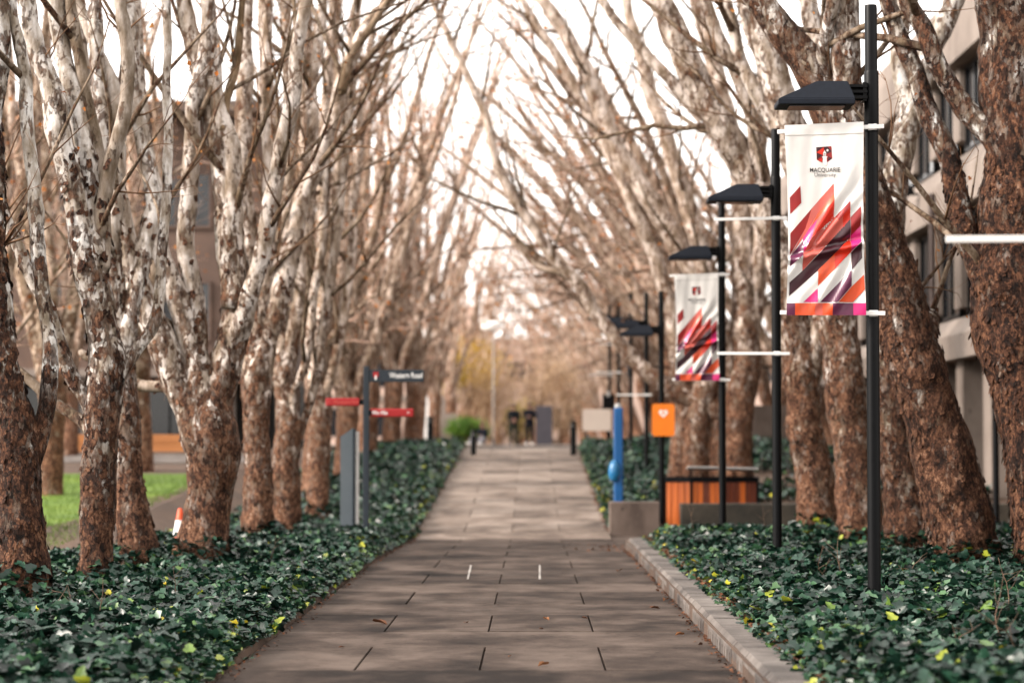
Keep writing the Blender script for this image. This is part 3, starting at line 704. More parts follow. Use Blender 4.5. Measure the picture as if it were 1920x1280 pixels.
for i, y in enumerate([53, 58, 63, 69, 76, 83, 91, 100, 109, 117, 126, 136, 147]):
    place(right_v[i % 3], used, 4.35 + rr.uniform(-.25, .3) - max(0, (y - 100) * .02), y, rr.uniform(-.35, .35), rr.uniform(.92, 1.06),
          f'bare plane tree leaning over the ramp from the right, {ORD[i]} beyond the timber bins', 'plane trees along the right of the ramp')
for i, (x, y) in enumerate([(-8.4, 37), (-9.0, 45), (-8.6, 53), (-11.5, 60)]):
    place(left_v[(i + 1) % 3], used, x, y, rr.uniform(0, 6.28), rr.uniform(.85, 1.0),
          f'bare plane tree in the back row over the lawn, {ORD[i]} from the camera', 'plane trees behind the left row')
for i, (x, y) in enumerate([(7.0, 56), (7.4, 68), (8.5, 84)]):
    place(right_v[(i + 1) % 3], used, x, y, rr.uniform(-.4, .4), rr.uniform(.85, 1.0),
          f'bare plane tree in the right back row by the concrete building, {ORD[i]} from the camera', 'plane trees behind the right row')
for i, (x, y, s) in enumerate([(-3.0, 150, 1), (.2, 128, .8), (2.0, 140, .9), (-1.8, 136, .9), (3.6, 154, 1), (-.4, 158, 1.05)]):
    place((left_v + right_v)[i % 6], used, x, y, rr.uniform(0, 6.28), s,
          f'pale blurred bare tree in the middle of the far avenue end, {ORD[[0, 3, 4, 1, 5, 2][i]]} from the left', 'bare trees at the far end')

for i, y in enumerate([-22, -16, -10, -4, 1.5, 7, 12.5]):  # unseen trees continuing the avenue, added to shade the near ground
    place(left_v[i % 3], used, -5.0 + rr.uniform(-.25, .25), y, rr.uniform(-.5, .5), 1.0, 'unseen bare plane tree added for shade, left row behind the viewpoint', 'unseen plane trees added behind the viewpoint')
    place(right_v[i % 3], used, 5.6 + rr.uniform(-.25, .25), y - 2, rr.uniform(-.35, .35), 1.0, 'unseen bare plane tree added for shade, right row behind the viewpoint', 'unseen plane trees added behind the viewpoint')

# ------------------------------------------------------------------ ivy
def ivy_template():
    """ivy leaf with five lobes, folded along the midrib; x across, y to the tip"""
    o = [(0, 0), (.24, -.14), (.50, .10), (.30, .36), (.30, .62), (0, 1.0), (-.30, .62), (-.30, .36), (-.50, .10), (-.24, -.14)]
    V = [(x, y, abs(x) * .34 - .22 * (y - .4) ** 2 - .25 * x * x) for x, y in o] + [(0, .42, -.03)]
    T = [(10, i, (i + 1) % 10) for i in range(10)]
    return np.array(V), np.array(T)
LV, LT = ivy_template()
LV4 = np.array([(0, -.1, 0), (.46, .25, .10), (0, 1, -.04), (-.46, .25, .10)]); LT4 = np.array([(0, 1, 2), (0, 2, 3)])
def leaf_frames(n, tilt, rg, lean=None):
    az = rg.uniform(0, 2 * np.pi, n); tl = np.abs(rg.normal(0, tilt, n)); ta = rg.uniform(0, 2 * np.pi, n)
    nz = np.stack([np.sin(tl) * np.cos(ta), np.sin(tl) * np.sin(ta), np.cos(tl)], -1)
    if lean is not None: nz = nz + lean; nz /= np.linalg.norm(nz, axis=1, keepdims=True)
    yv = np.stack([np.cos(az), np.sin(az), 0 * az], -1); yv -= nz * (yv * nz).sum(1, keepdims=True); yv /= np.linalg.norm(yv, axis=1, keepdims=True)
    return np.cross(yv, nz), yv, nz
def ivy_leaves(P, size, tilt, rg, tint, full=True, lean=None):
    V0, T0 = (LV, LT) if full else (LV4, LT4)
    n = len(P); X, Y_, Z = leaf_frames(n, tilt, rg, lean); s = size[:, None, None]
    V = P[:, None] + s * (V0[None, :, 0, None] * X[:, None] + (V0[None, :, 1, None] - .4) * Y_[:, None] + V0[None, :, 2, None] * Z[:, None])
    T = (T0[None] + (np.arange(n) * len(V0))[:, None, None]).reshape(-1, 3)
    return V.reshape(-1, 3), T, np.repeat(tint, len(V0))
def seen(x, y, m=1.3):
    return (x > (0 - 997) / F * y - m) & (x < (1920 - 997) / F * y + m)
def ivy_bed(label, x0, x1, y0, y1, dens, rg, edge_l=None, edge_r=None, full=True, size=(.045, .125), h=(.08, .28), mask=None):
    n = int((x1 - x0) * (y1 - y0) * dens)
    x = rg.uniform(x0, x1, n); y = rg.uniform(y0, y1, n)
    k = seen(x, y)
    if mask is not None: k &= mask(x, y)
    x = x[k]; y = y[k]; n = len(x)
    hum = vnoise(np.stack([x * 1.1, y * 1.1, 0 * x], -1), 3) * .5 + vnoise(np.stack([x * 3, y * 3, 0 * x + 5], -1), 4) * .5
    top = h[0] + (h[1] - h[0]) * (.5 + .8 * hum)
    for (bx_, by_, br_) in BASES:
        dd = np.hypot(x - bx_, y - by_) - br_ * 1.15; top = top + .20 * np.exp(-np.maximum(dd, 0) / .10) * (dd > -.06)
    e = np.full(n, 9.0)
    if edge_l is not None: e = np.minimum(e, x - edge_l)
    if edge_r is not None: e = np.minimum(e, edge_r - x)
    e = e + .10 * vnoise(np.stack([x * 2, y * 2.3, 0 * x + 9], -1), 6)
    fall = np.clip(e / .30 + .18, .1, 1)
    z = G(x, y) + top * fall * (1 - .75 * rg.random(n) ** 2.2)
    kk = e > -.12; x, y, z, e = x[kk], y[kk], z[kk], e[kk]; n = len(x)
    patch = vnoise(np.stack([x * .9, y * .9, 0 * x + 2], -1), 8)
    tint = np.clip(rg.normal(.28, .17, n) + .10 * patch + .26 * np.exp(-np.maximum(e, 0) / .16) * rg.random(n), 0, .78)
    yel = rg.random(n) < (.006 + .05 * np.exp(-np.maximum(e, 0) / .16)); tint[yel] = rg.uniform(.8, .97, yel.sum())
    size_ = rg.uniform(*size, n) * np.where(e < .3, .85, 1)
    lean = np.zeros((n, 3))
    V, T, A = ivy_leaves(np.stack([x, y, z], -1), size_, .72, rg, tint, full, lean)
    o = link('ivy_bed', make_mesh('ivy_bed', V, tris=T, smooth=True, attrs={'tint': A}), IVY)
    return tag(o, label, 'ivy', kind='stuff')
rgi = np.random.default_rng(5)
iv_l = ivy_bed('dark green ivy carpet under the left row of trees', -5.4, -1.9, 11, 40, 720, rgi, edge_r=-1.98)
iv_r = ivy_bed('dark green ivy carpet behind the kerb around the nearest lamp posts', 1.58, 8.2, 11, 35.4, 660, rgi, edge_l=1.64)
ivy_bed('ivy bank rising beside the ramp behind the signpost', -5.3, -1.85, 40, 72, 230, rgi, edge_r=-1.95, full=False, size=(.08, .16), h=(.12, .34))
ivy_bed('ivy bank right of the ramp around the blue help post', 1.36, 3.4, 42.8, 71, 230, rgi, edge_l=1.38, full=False, size=(.08, .16), h=(.12, .34), mask=lambda x, y: (x < 2.2) | (y > 46.6))
ivy_bed('patchy ivy bank behind the timber bins and low wall', 3.3, 9, 46.6, 66, 150, rgi, full=False, size=(.08, .16), h=(.05, .3), mask=lambda x, y: vnoise(np.stack([x * .6, y * .6, 0 * x], -1), 12) > -.05)
def on_bed(px, py, h=.3):
    d = ray(px, py); t = (h - CAM_H) / d.z; return Vector((0, 0, CAM_H)) + d * t
# single leaves that stand out, and bare runners, as parts of the near beds
def bed_details(bed, pts, seed):
    rg = np.random.default_rng(seed)
    m = make_mesh('leaf', LV * 1.0, tris=LT, attrs={'tint': np.full(len(LV), .79)}); m.materials.append(IVY)
    m2 = make_mesh('leaf', LV * 1.0, tris=LT, attrs={'tint': np.full(len(LV), .87)}); m2.materials.append(IVY)
    for (px, py) in pts[::2]:
        p = on_bed(px, py, .24 if px < 960 else .31)
        if -2.05 < p.x < 1.66: p = on_bed(px, py, .10 if px < 960 else .2)
        if -1.95 < p.x < 1.60: continue
        o = link('leaf', m if rg.random() < .55 else m2, None, bed, p, (rg.uniform(.35, .9), rg.uniform(-.4, .4), rg.uniform(-.8, .8)))
        s = rg.uniform(.055, .095); o.scale = (s, s, s)
bed_details(iv_l, [(55, 1142), (118, 1150), (245, 1128), (330, 1148), (355, 1220), (400, 1226), (412, 1235), (425, 1252), (150, 1270), (262, 1243), (520, 1166), (560, 1130), (600, 1105), (90, 1098), (440, 1200), (470, 1185), (312, 1089)], 3)
bed_details(iv_r, [(1340, 1120), (1385, 1162), (1395, 1175), (1412, 1190), (1430, 1200), (1495, 1135), (1440, 1116), (1370, 1020), (1560, 1140), (1640, 1128), (1492, 1240), (1548, 1246), (1675, 1160), (1825, 1132), (1850, 1138), (1590, 1190), (1765, 1235), (1700, 1100)], 4)
def runner(bed, pxs, seed, lift=.0):
    rg = np.random.default_rng(seed); pts = []
    for (px, py, h) in pxs:
        p = on_bed(px, py, h); pts.append([p.x, p.y, p.z, .0045])
    S = spline(pts, .05); S[:, 3] = np.linspace(.006, .002, len(S)); tb = Tubes(); tb.add(S[:, :3], S[:, 3], 5)
    link('bare_runner', tb.mesh('bare_runner'), STEMM, bed)
def upright(bed, px, py, Y, h, lean, seed):
    p = at(px, py, Y); rg = np.random.default_rng(seed); z0 = float(G(p.x, Y)) + .1
    P, Rr = grow(rg, np.array([p.x, Y, z0]), np.array([lean, 0, 1.0]), h, .006, 0, .16, 7); tb = Tubes(); tb.add(P, np.maximum(Rr, .0016), 5)
    for _ in range(3):
        k = rg.integers(2, 6); P2, R2 = grow(rg, P[k], np.array([rg.normal(0, 1), rg.normal(0, .3), .7]), h * .35, .003, .02, .15, 4); tb.add(P2, np.maximum(R2, .0013), 4)
    link('bare_runner', tb.mesh('bare_runner'), STEMM, bed)
for i, (px, py, Y, h, l) in enumerate([(180, 1160, 17.5, .42, .3), (170, 1150, 18, .36, -.5), (505, 1040, 27, .4, .15), (95, 1120, 19, .3, .5), (330, 1110, 21, .3, -.4)]): upright(iv_l, px, py, Y, h, l, 40 + i)
for i, (px, py, Y, h, l) in enumerate([(1585, 1060, 22, .55, -.15), (1560, 1050, 22, .5, -.9), (1910, 1190, 14.5, .42, -.2), (1880, 1160, 15.5, .5, -.3), (1890, 1100, 18, .45, .1), (1300, 995, 33, .5, .3), (1440, 1000, 33, .45, -.2), (1700, 1060, 21.5, .4, .4), (1780, 1190, 15, .3, .6)]): upright(iv_r, px, py, Y, h, l, 60 + i)

# leaf litter along the edges, single fallen leaves on the paving
def litter(name, label, x, y, z, seed, size=.05):
    rg = np.random.default_rng(seed); n = len(x)
    V, T, A = ivy_leaves(np.stack([x, y, z], -1), rg.uniform(.6, 1.3, n) * size, .45, rg, rg.random(n) * .6, False)
    tag(link(name, make_mesh(name, V, tris=T, attrs={'tint': A}), LITTER), label, 'leaf litter', kind='stuff')
rl = np.random.default_rng(9)
n = 900; y = rl.uniform(12, 35, n); x = 1.62 + np.abs(rl.normal(0, .07, n)); litter('leaf_litter', 'rusty brown leaf litter between kerb and ivy', x, y, G(x, y) * 0 + .150 + rl.uniform(0, .035, n), 1)
n = 700; y = rl.uniform(12, 72, n); x = -1.99 + np.abs(rl.normal(0, .05, n)); litter('leaf_litter', 'brown leaf crumbs along the left path edge', x, y, pz(y) + rl.uniform(.004, .02, n), 2, .03)
n = 420; y = rl.uniform(12, 35.5, n); x = 1.352 - np.abs(rl.normal(0, .035, n)); litter('leaf_litter', 'brown leaf crumbs in the gutter below the kerb', x, y, pz(y) + rl.uniform(.004, .016, n), 3, .032)
n = 240; y = rl.uniform(42.4, 66, n); x = 1.36 - np.abs(rl.normal(0, .05, n)); litter('leaf_litter', 'rusty leaf crumbs along the right ramp edge', x, y, pz(y) + rl.uniform(.004, .016, n), 4, .05)
n = 90; y = rl.uniform(34.6, 36.8, n); x = rl.normal(1.25, .3, n); litter('leaf_litter', 'small drift of leaves at the rounded kerb end', x, y, pz(y) * 0 + rl.uniform(-.045, -.02, n), 5, .05)
cr_m = make_mesh('fallen_leaf', LV * np.array([1, 1, 1.8]) + np.array([0, -.4, .12]), tris=LT, attrs={'tint': np.full(len(LV), .25)}); cr_m.materials.append(LITTER)
cr_m2 = make_mesh('fallen_leaf', LV * np.array([.8, 1, 2.4]) + np.array([0, -.4, .16]), tris=LT, attrs={'tint': np.full(len(LV), .7)}); cr_m2.materials.append(LITTER)
spots = [((713, 1168), .085, 0, 'curled fallen leaf beside the left slab joint'), ((873, 1167), .035, 0, 'small dark fallen leaf left of the middle slab joint'), ((1018, 1247), .055, 1, 'pale curled leaf on the near slabs right of the middle'),
         ((1025, 1161), .045, 1, 'pale leaf crumb between the middle and right joints'), ((1015, 1178), .025, 0, 'tiny dark leaf speck on the path centre'), ((1096, 1158), .035, 0, 'dark leaf touching the right slab joint'),
         ((1228, 1140), .06, 0, 'brown fallen leaf near the right kerb'), ((1247, 1125), .055, 1, 'pale fallen leaf close under the kerb, beyond the brown one'), ((1274, 1190), .05, 1, 'ochre leaf in the gutter of the near kerb'),
         ((1160, 1070), .06, 0, 'rusty leaf on the path before the kerb end'), ((640, 1213), .03, 0, 'tiny dark leaf near the left joint of the nearest slabs'), ((955, 1230), .02, 1, 'leaf speck right of the nearest middle joint')]
for i, ((px, py), s, k, lab) in enumerate(spots):
    p = on_bed(px, py, 0.004); p.z = float(pz(p.y)) + .004
    o = link('fallen_leaf', (cr_m, cr_m2)[k], None, None, p, (rr.uniform(-.1, .1), rr.uniform(-.1, .1), rr.uniform(0, 6.28))); o.scale = (s * 1.4,) * 3
    tag(o, lab, 'leaf', 'fallen leaves on the path')
for (px, lab) in ((879, 'left one of two short white paint lines across the slabs'), (1015, 'right one of two short white paint lines across the slabs')):
    a = on_bed(px - (2 if px < 900 else 3), 1086, .0); b = on_bed(px + (4 if px < 900 else -3), 1060, .0)
    dx = (b - a).normalized(); s_ = Vector((dx.y, -dx.x, 0)) * .013; V = []
    for t in np.linspace(0, 1, 9):
        p = a.lerp(b, t); wv = s_ * rr.uniform(.5, 1.1); V += [(p - wv)[:], (p + wv)[:]]
    V = [(x, y, .0065) for x, y, z in V]
    V += [(x, y, .003) for x, y, z in V]; n = 18
    Fc = [[2 * i, 2 * i + 1, 2 * i + 3, 2 * i + 2] for i in range(8)]
    tag(link('paint_line', make_mesh('paint_line', V[:n], faces=Fc), plain('worn_white', (.42, .39, .36), (.20, .18, .16), 14, .7)), lab, 'paint mark', 'paint lines on the path')

# ------------------------------------------------------------------ lamp posts
def lamp_post(label, x, y, base, top, arms, head=True, lift=0, name='lamp_post'):
    """base, top in metres; arms = heights of the two white banner arms"""
    root = thing(name, label, 'lamp post', (x, y, base), 0, 'black lamp posts along the right of the path')
    H = top - base
    rot = (0, 0, 0)
    MB().lathe([(.052, -.3), (.052, H - 1.02), (.052, H - 1.0)], n=20).obj('pole', BLACK, root, True)
    MB().lathe([(.0535, H - 1.02), (.0585, H - 1.0), (.0585, H - .55), (.055, H - .53)], n=20).obj('collar', BLACK, root, True)
    MB().lathe([(.050, H - .56), (.050, H - .025), (.046, H)], n=20).obj('pole_top', BLACK, root, True)
    hz = H - .70
    if head:
        b = thing_part = None
        m = MB(); m.box((-.115, 0, hz + .045), (.15, .15, .022)); m.box((-.115, 0, hz), (.15, .15, .022)); m.box((-.115, 0, hz - .045), (.15, .15, .022)); m.box((-.06, 0, hz), (.03, .13, .15)); m.box((-.115, 0, hz), (.14, .02, .13))
        m.obj('bracket', BLACK, root)
        x1, x0 = -.172, -.755
        z0 = hz - .115
        V = []
        for (xa, xb, yw, z) in ((x0, x1 + .02, .185, z0), (x0, x1 + .02, .185, z0 + .045), (x0 + .31, x1 - .03, .13, z0 + .19)):
            V += [(xa, -yw, z), (xb, -yw, z), (xb, yw, z), (xa, yw, z)]
        Fc = [[0, 3, 2, 1], [8, 9, 10, 11]] + [[4 * l + i, 4 * l + (i + 1) % 4, 4 * l + 4 + (i + 1) % 4, 4 * l + 4 + i] for l in (0, 1) for i in range(4)]
        bm = bmesh.new(); vs = [bm.verts.new(v) for v in V]; [bm.faces.new([vs[i] for i in f]) for f in Fc]
        bmesh.ops.recalc_face_normals(bm, faces=bm.faces); bmesh.ops.bevel(bm, geom=bm.edges[:], offset=.006, segments=2, affect='EDGES')
        me = bpy.data.meshes.new('lamp_head'); bm.to_mesh(me); bm.free(); hd = link('lamp_head', me, HEADM, root)
        MB().box(((x0 + x1) / 2 + .02, 0, z0 - .004), (.44, .26, .012)).obj('lens', GLASS, hd)
    for (z, l, r_, roll) in arms:
        o = MB().box(((r_ - l) / 2, 0, 0), (l + r_, .012, .034), bev=.003).obj('banner_arm', WHITE, root, loc=(0, -.064, z - base), rot=(0, roll, 0))
        MB().box((0, .012, 0), (.07, .014, .05), bev=.003).obj('clamp', WHITE, o)
    return root
def px_x(px, Y): return float(at(px, 700, Y).x)
y1 = 19.15; x1 = px_x(1637, y1)
lamp_post('nearest black lamp post carrying the sharp university banner', x1, y1, .12, float(at(1630, 10, y1).z), [(float(at(1560, 240, y1).z), .755, .09, R(-3.0)), (float(at(1560, 588, y1).z), .74, .09, R(.5))])
y2 = 26.7
lamp_post('second black lamp post, its two white banner arms empty', px_x(1456, y2), y2, .12, float(at(1450, 242, y2).z), [(float(at(1400, 410, y2).z), .69, .12, R(-1.2)), (float(at(1400, 663, y2).z), .66, .14, R(.2))])
y3 = 34.4
lamp_post('third black lamp post carrying the blurred university banner', px_x(1354, y3), y3, .12, float(at(1351, 380, y3).z), [(float(at(1310, 515, y3).z), .75, .11, R(-1.5)), (float(at(1310, 712, y3).z), .71, .11, R(.3))])
y0 = 12.1
lamp_post('lamp post just outside the right picture edge, one white arm reaching in', px_x(2010, y0), y0, .12, 4.97, [(float(at(1850, 449, y0).z), .635, .09, R(-.4)), (float(at(1850, 449, y0).z) + 1.48, .635, .09, R(-.4))])
y4 = 44.0
lamp_post('lamp post with the orange heart sign beside the timber bin', px_x(1240, y4), y4, -.12, float(at(1238, 546, y4).z), [])
for (px, Y, ty, ar, lab) in ((1212, 54.5, 548, (627, 740), 'black lamp post with two empty white arms right of the blue post'), (1183, 62.5, 550, (), 'slim black lamp post between the blue post and the empty armed one'),
                             (1160, 71, 552, (637, 698), 'far lamp post seen right above the blue help post'), (1143, 78.5, 553, (645, 703), 'farthest lamp post, above the white board')):
    X = px_x(px, Y)
    lamp_post(lab, X, Y, float(G(X, Y)), float(at(px, ty, Y).z), [(float(at(px, a, Y).z), .68, .12, 0) for a in ar])

# ------------------------------------------------------------------ banners
def text_mesh(body, size, bold=0.0, align='CENTER', shear=0, space=1.0):
    c = bpy.data.curves.new('lettering', 'FONT'); c.body = body; c.size = size; c.offset = bold; c.align_x = align; c.shear = shear; c.space_character = space
    c.resolution_u = 3; o = bpy.data.objects.new('lettering', c); col.objects.link(o)
    dg = bpy.context.evaluated_depsgraph_get(); dg.update(); me = bpy.data.meshes.new_from_object(o.evaluated_get(dg))
    bpy.data.objects.remove(o); bpy.data.curves.remove(c); return me
def clip(poly, ax, v, keep_less):
    o = []
    for i in range(len(poly)):
        a, b = poly[i], poly[(i + 1) % len(poly)]
        ia = (a[ax] <= v) if keep_less else (a[ax] >= v); ib = (b[ax] <= v) if keep_less else (b[ax] >= v)
        if ia: o.append(a)
        if ia != ib:
            t = (v - a[ax]) / (b[ax] - a[ax]); o.append((a[0] + (b[0] - a[0]) * t, a[1] + (b[1] - a[1]) * t))
    return o
# banner plan in its own measure: x 0..475, y 0..1150, both as on the nearest banner
def bx_map(x, y):
    """plan point -> cloth point (u across in metres, w up in metres, d towards the viewer)"""
    s = .00132; v = y / 1150; u = x / 475
    waist = .028 * math.sin(math.pi * min(1, max(0, v))) ** 1.5
    lx = waist * 1.15; rx = waist * .7
    X = -.312 + .626 * (lx + u * (1 - lx - rx)) + .01 * (v - .5)
    d = .006 * math.sin(u * 7 + 1 + v * 2) * (1 - v)
    ridge = lambda cx, cy, ang, wd, amp: amp * math.exp(-(((x - cx) * math.sin(ang) + (y - cy) * math.cos(ang)) / wd) ** 2)
    f = math.exp(-((v - .62) / .24) ** 2)
    d += f * (ridge(150, 690, R(58), 22, .026) + ridge(215, 690, R(48), 20, .022) - ridge(185, 690, R(53), 16, .020) + ridge(160, 790, R(12), 18, .022) - ridge(160, 755, R(14), 15, .014) + ridge(330, 720, R(52), 34, .018) - ridge(270, 800, R(45), 26, .016))
    d += math.exp(-((v - .85) / .14) ** 2) * (ridge(250, 960, R(60), 22, .014) + ridge(380, 930, R(62), 26, .016) - ridge(320, 950, R(62), 20, .012))
    d = d * 1.8 + .006 * math.sin(x * .03 + y * .011) * v + .005 * math.sin(x * .024 - y * .006 + 2) + .002 * math.sin(x * .061 + y * .009)
    env = min(1, min(v, 1 - v) / .05); d *= env
    return X, -y * s, d
def banner(label, px, Y, ztop, scale=1.0, ry=0):
    root = thing('hanging_banner', label, 'banner', (px_x(px, Y), Y - .085, ztop), 0, 'university banners on lamp posts')
    def P(x, y, off): X, W, d = bx_map(x, y); return (X * scale, -(d * .9 + off), (W + .012 + .028 * (X / .63) * max(0, 1 - y / 300)) * scale)
    nx, ny = 40, 96; V = []; Q = []
    for j in range(ny + 1):
        for i in range(nx + 1): V.append(P(475 * i / nx, 1150 * j / ny, 0))
    for j in range(ny):
        for i in range(nx): a = j * (nx + 1) + i; Q.append((a, a + nx + 1, a + nx + 2, a + 1))
    cl = link('cloth', make_mesh('cloth', V, quads=Q, smooth=True), CLOTH, root)
    MATS = [P_DRED, P_RED, P_OR, P_COR, P_MAG, P_PUR, P_MAR]
    D, E, O, C_, M_, U, K = range(7)
    polys = [(D, [(14, 445), (82, 376), (85, 478), (14, 546)]),
             (D, [(14, 660), (150, 512), (110, 630), (14, 790)]),
             (C_, [(150, 512), (290, 362), (292, 420), (190, 540), (100, 680), (14, 800), (110, 630)]),
             (O, [(292, 420), (292, 462), (170, 590), (100, 690), (190, 540)]),
             (E, [(292, 462), (292, 570), (230, 620), (142, 690), (185, 575)]),
             (M_, [(185, 575), (142, 690), (97, 775), (94, 690), (132, 632)]),
             (C_, [(294, 565), (345, 515), (345, 640), (180, 790), (92, 885), (92, 795), (97, 775), (142, 690), (230, 622)]),
             (E, [(345, 515), (392, 468), (392, 575), (345, 640)]),
             (D, [(300, 560), (392, 465), (392, 500), (320, 585)]),
             (K, [(392, 575), (392, 685), (190, 880), (14, 1036), (14, 955), (92, 885), (180, 797)]),
             (D, [(394, 565), (460, 498), (460, 612), (394, 676)]),
             (M_, [(460, 612), (460, 708), (394, 770), (394, 676)]),
             (K, [(394, 775), (460, 712), (462, 808), (394, 880)]),
             (E, [(392, 685), (394, 772), (292, 872), (292, 782)]),
             (O, [(292, 782), (292, 872), (188, 975), (188, 880)]),
             (U, [(14, 800), (94, 705), (94, 790), (14, 860)]),
             (U, [(200, 1072), (392, 880), (392, 975), (305, 1072)]),
             (O, [(310, 1072), (392, 980), (470, 908), (472, 995), (400, 1072)]),
             (M_, [(100, 1072), (186, 990), (186, 1072)])]
    hem = [(U, 0, 50), (O, 50, 170), (C_, 170, 215), (O, 215, 275), (U, 275, 400), (M_, 400, 475)]
    for (m, a, b) in hem: polys.append((m, [(a, 1078), (b, 1078), (b, 1150), (a, 1150)]))
    V = []; Fc = []; mi = []
    gx = [475 * i / nx for i in range(nx + 1)]; gy = [1150 * j / ny for j in range(ny + 1)]
    def drape(poly, m, off, V, Fc, mi):
        x0, x1 = min(p[0] for p in poly), max(p[0] for p in poly); y0_, y1_ = min(p[1] for p in poly), max(p[1] for p in poly)
        for i in range(nx):
            if gx[i + 1] <= x0 or gx[i] >= x1: continue
            q = clip(clip(poly, 0, gx[i], False), 0, gx[i + 1], True)
            if len(q) < 3: continue
            for j in range(ny):
                if gy[j + 1] <= y0_ or gy[j] >= y1_: continue
                r = clip(clip(q, 1, gy[j], False), 1, gy[j + 1], True)
                if len(r) < 3 or abs(sum(r[k][0] * r[(k + 1) % len(r)][1] - r[(k + 1) % len(r)][0] * r[k][1] for k in range(len(r)))) < 1e-3: continue
                o = len(V); V += [P(x, y, off) for x, y in r]; Fc.append(list(range(o, o + len(r)))[::-1]); mi.append(m)
    for k, (m, poly) in enumerate(polys): drape(poly, m, .0022 + .00012 * k, V, Fc, mi)
    me = make_mesh('print', V, faces=Fc, matidx=mi, smooth=True)
    bm = bmesh.new(); bm.from_mesh(me); bmesh.ops.remove_doubles(bm, verts=bm.verts, dist=1e-6); bm.to_mesh(me); bm.free()
    link('print', me, MATS, root)
    V = []; Fc = []; mi = []; drape([(0, 64), (475, 66), (475, 70), (0, 68)], 0, .0022, V, Fc, mi); link('seam', make_mesh('seam', V, faces=Fc), SEAM, root)
    # emblem: faceted shield with a white tower and star
    V = []; Fc = []; mi = []
    sh = [(188, 142), (280, 138), (284, 212), (238, 244), (190, 218)]
    drape(sh, 1, .002, V, Fc, mi)
    for m, pl in ((0, [(188, 142), (236, 140), (190, 172)]), (0, [(190, 176), (226, 190), (190, 216)]), (0, [(236, 140), (256, 139), (282, 168), (258, 182), (240, 176)]), (0, [(256, 226), (262, 198), (284, 212)]), (2, [(192, 172), (232, 144), (236, 172), (224, 190)]), (2, [(200, 220), (222, 208), (224, 234)])):
        drape(pl, m, .0028, V, Fc, mi)
    for pl in ([(228, 205), (250, 205), (253, 246), (238, 256), (224, 246)], [(222, 198), (256, 198), (252, 207), (226, 207)], [(229, 176), (248, 176), (247, 198), (230, 198)], [(230, 176), (239, 160), (247, 176)], [(250, 158), (256, 154), (262, 158), (262, 166), (256, 170), (250, 166)]):
        drape(pl, 3, .0036, V, Fc, mi)
    drape([(232, 182), (245, 182), (245, 186), (232, 186)], 4, .0044, V, Fc, mi); drape([(232, 191), (245, 191), (245, 194), (232, 194)], 4, .0044, V, Fc, mi)
    link('emblem', make_mesh('emblem', V, faces=Fc, matidx=mi), [P_MAR, P_DRED, P_RED, CLOTH, P_INK], root)
    for body, sz, bold, xc, yb, mat_, ws in (('MACQUARIE', 37, .35, 238, 292, P_INK, 1.02), ('University', 35, .0, 238, 320, P_GREY, 1.0)):
        me = text_mesh(body, sz, bold, space=ws)
        tw_ = max(v.co.x for v in me.vertices) - min(v.co.x for v in me.vertices); want = 186 if body[0] == 'M' else 132
        for v in me.vertices: v.co = P(xc + v.co.x * want / tw_, yb - v.co.y, .0062)
        link('lettering', me, mat_, root)
    return root
banner('white university banner with red shards on the nearest lamp post, in focus', 1546, y1, float(at(1545, 238, y1).z) + .004)
banner('smaller blurred university banner with red shards on the third lamp post', 1306, y3, float(at(1306, 516, y3).z) + .004, 1.0)

# ------------------------------------------------------------------ signs and street furniture
def rounded(w_, h, r, n=5):
    p = []
    for cx, cz, a0 in ((w_ / 2 - r, h / 2 - r, 0), (-w_ / 2 + r, h / 2 - r, 90), (-w_ / 2 + r, -h / 2 + r, 180), (w_ / 2 - r, -h / 2 + r, 270)):
        for k in range(n + 1): a = R(a0 + 90 * k / n); p.append((cx + r * math.cos(a), cz + r * math.sin(a)))
    return p
def flat_text(body, size, mat_, parent, loc, width=None, bold=0, align='LEFT'):
    me = text_mesh(body, size, bold, align)
    if width:
        w0 = max(v.co.x for v in me.vertices) - min(v.co.x for v in me.vertices)
        for v in me.vertices: v.co.x *= width / w0
    for v in me.vertices: v.co = (v.co.x, 0, v.co.y)
    return link('lettering', me, mat_, parent, loc)
# orange heart sign
s = thing('heart_sign', 'orange rounded sign with a white heart on a lamp post', 'sign', (px_x(1243, y4), y4 - .075, float(at(1243, 787, y4).z)))
MB().prism(rounded(.41, .585, .05), -.012, .012).obj('board', ORANGE, s)
hp = []
for k in range(36):
    t = 2 * math.pi * k / 36; hp.append((.0068 * 16 * math.sin(t) ** 3 * .75, .12 + .0052 * (13 * math.cos(t) - 5 * math.cos(2 * t) - 2 * math.cos(3 * t) - math.cos(4 * t))))
MB().prism(hp, -.016, -.0125).obj('heart_symbol', WHITE, s)
MB().prism([(x * .35, (z - .12) * .35 + .12) for x, z in hp], -.019, -.0165).obj('inner_heart', ORANGE, s)
MB().box((0, .03, .12), (.05, .045, .04)).box((0, .03, -.12), (.05, .045, .04)).obj('fixing', BLACK, s)
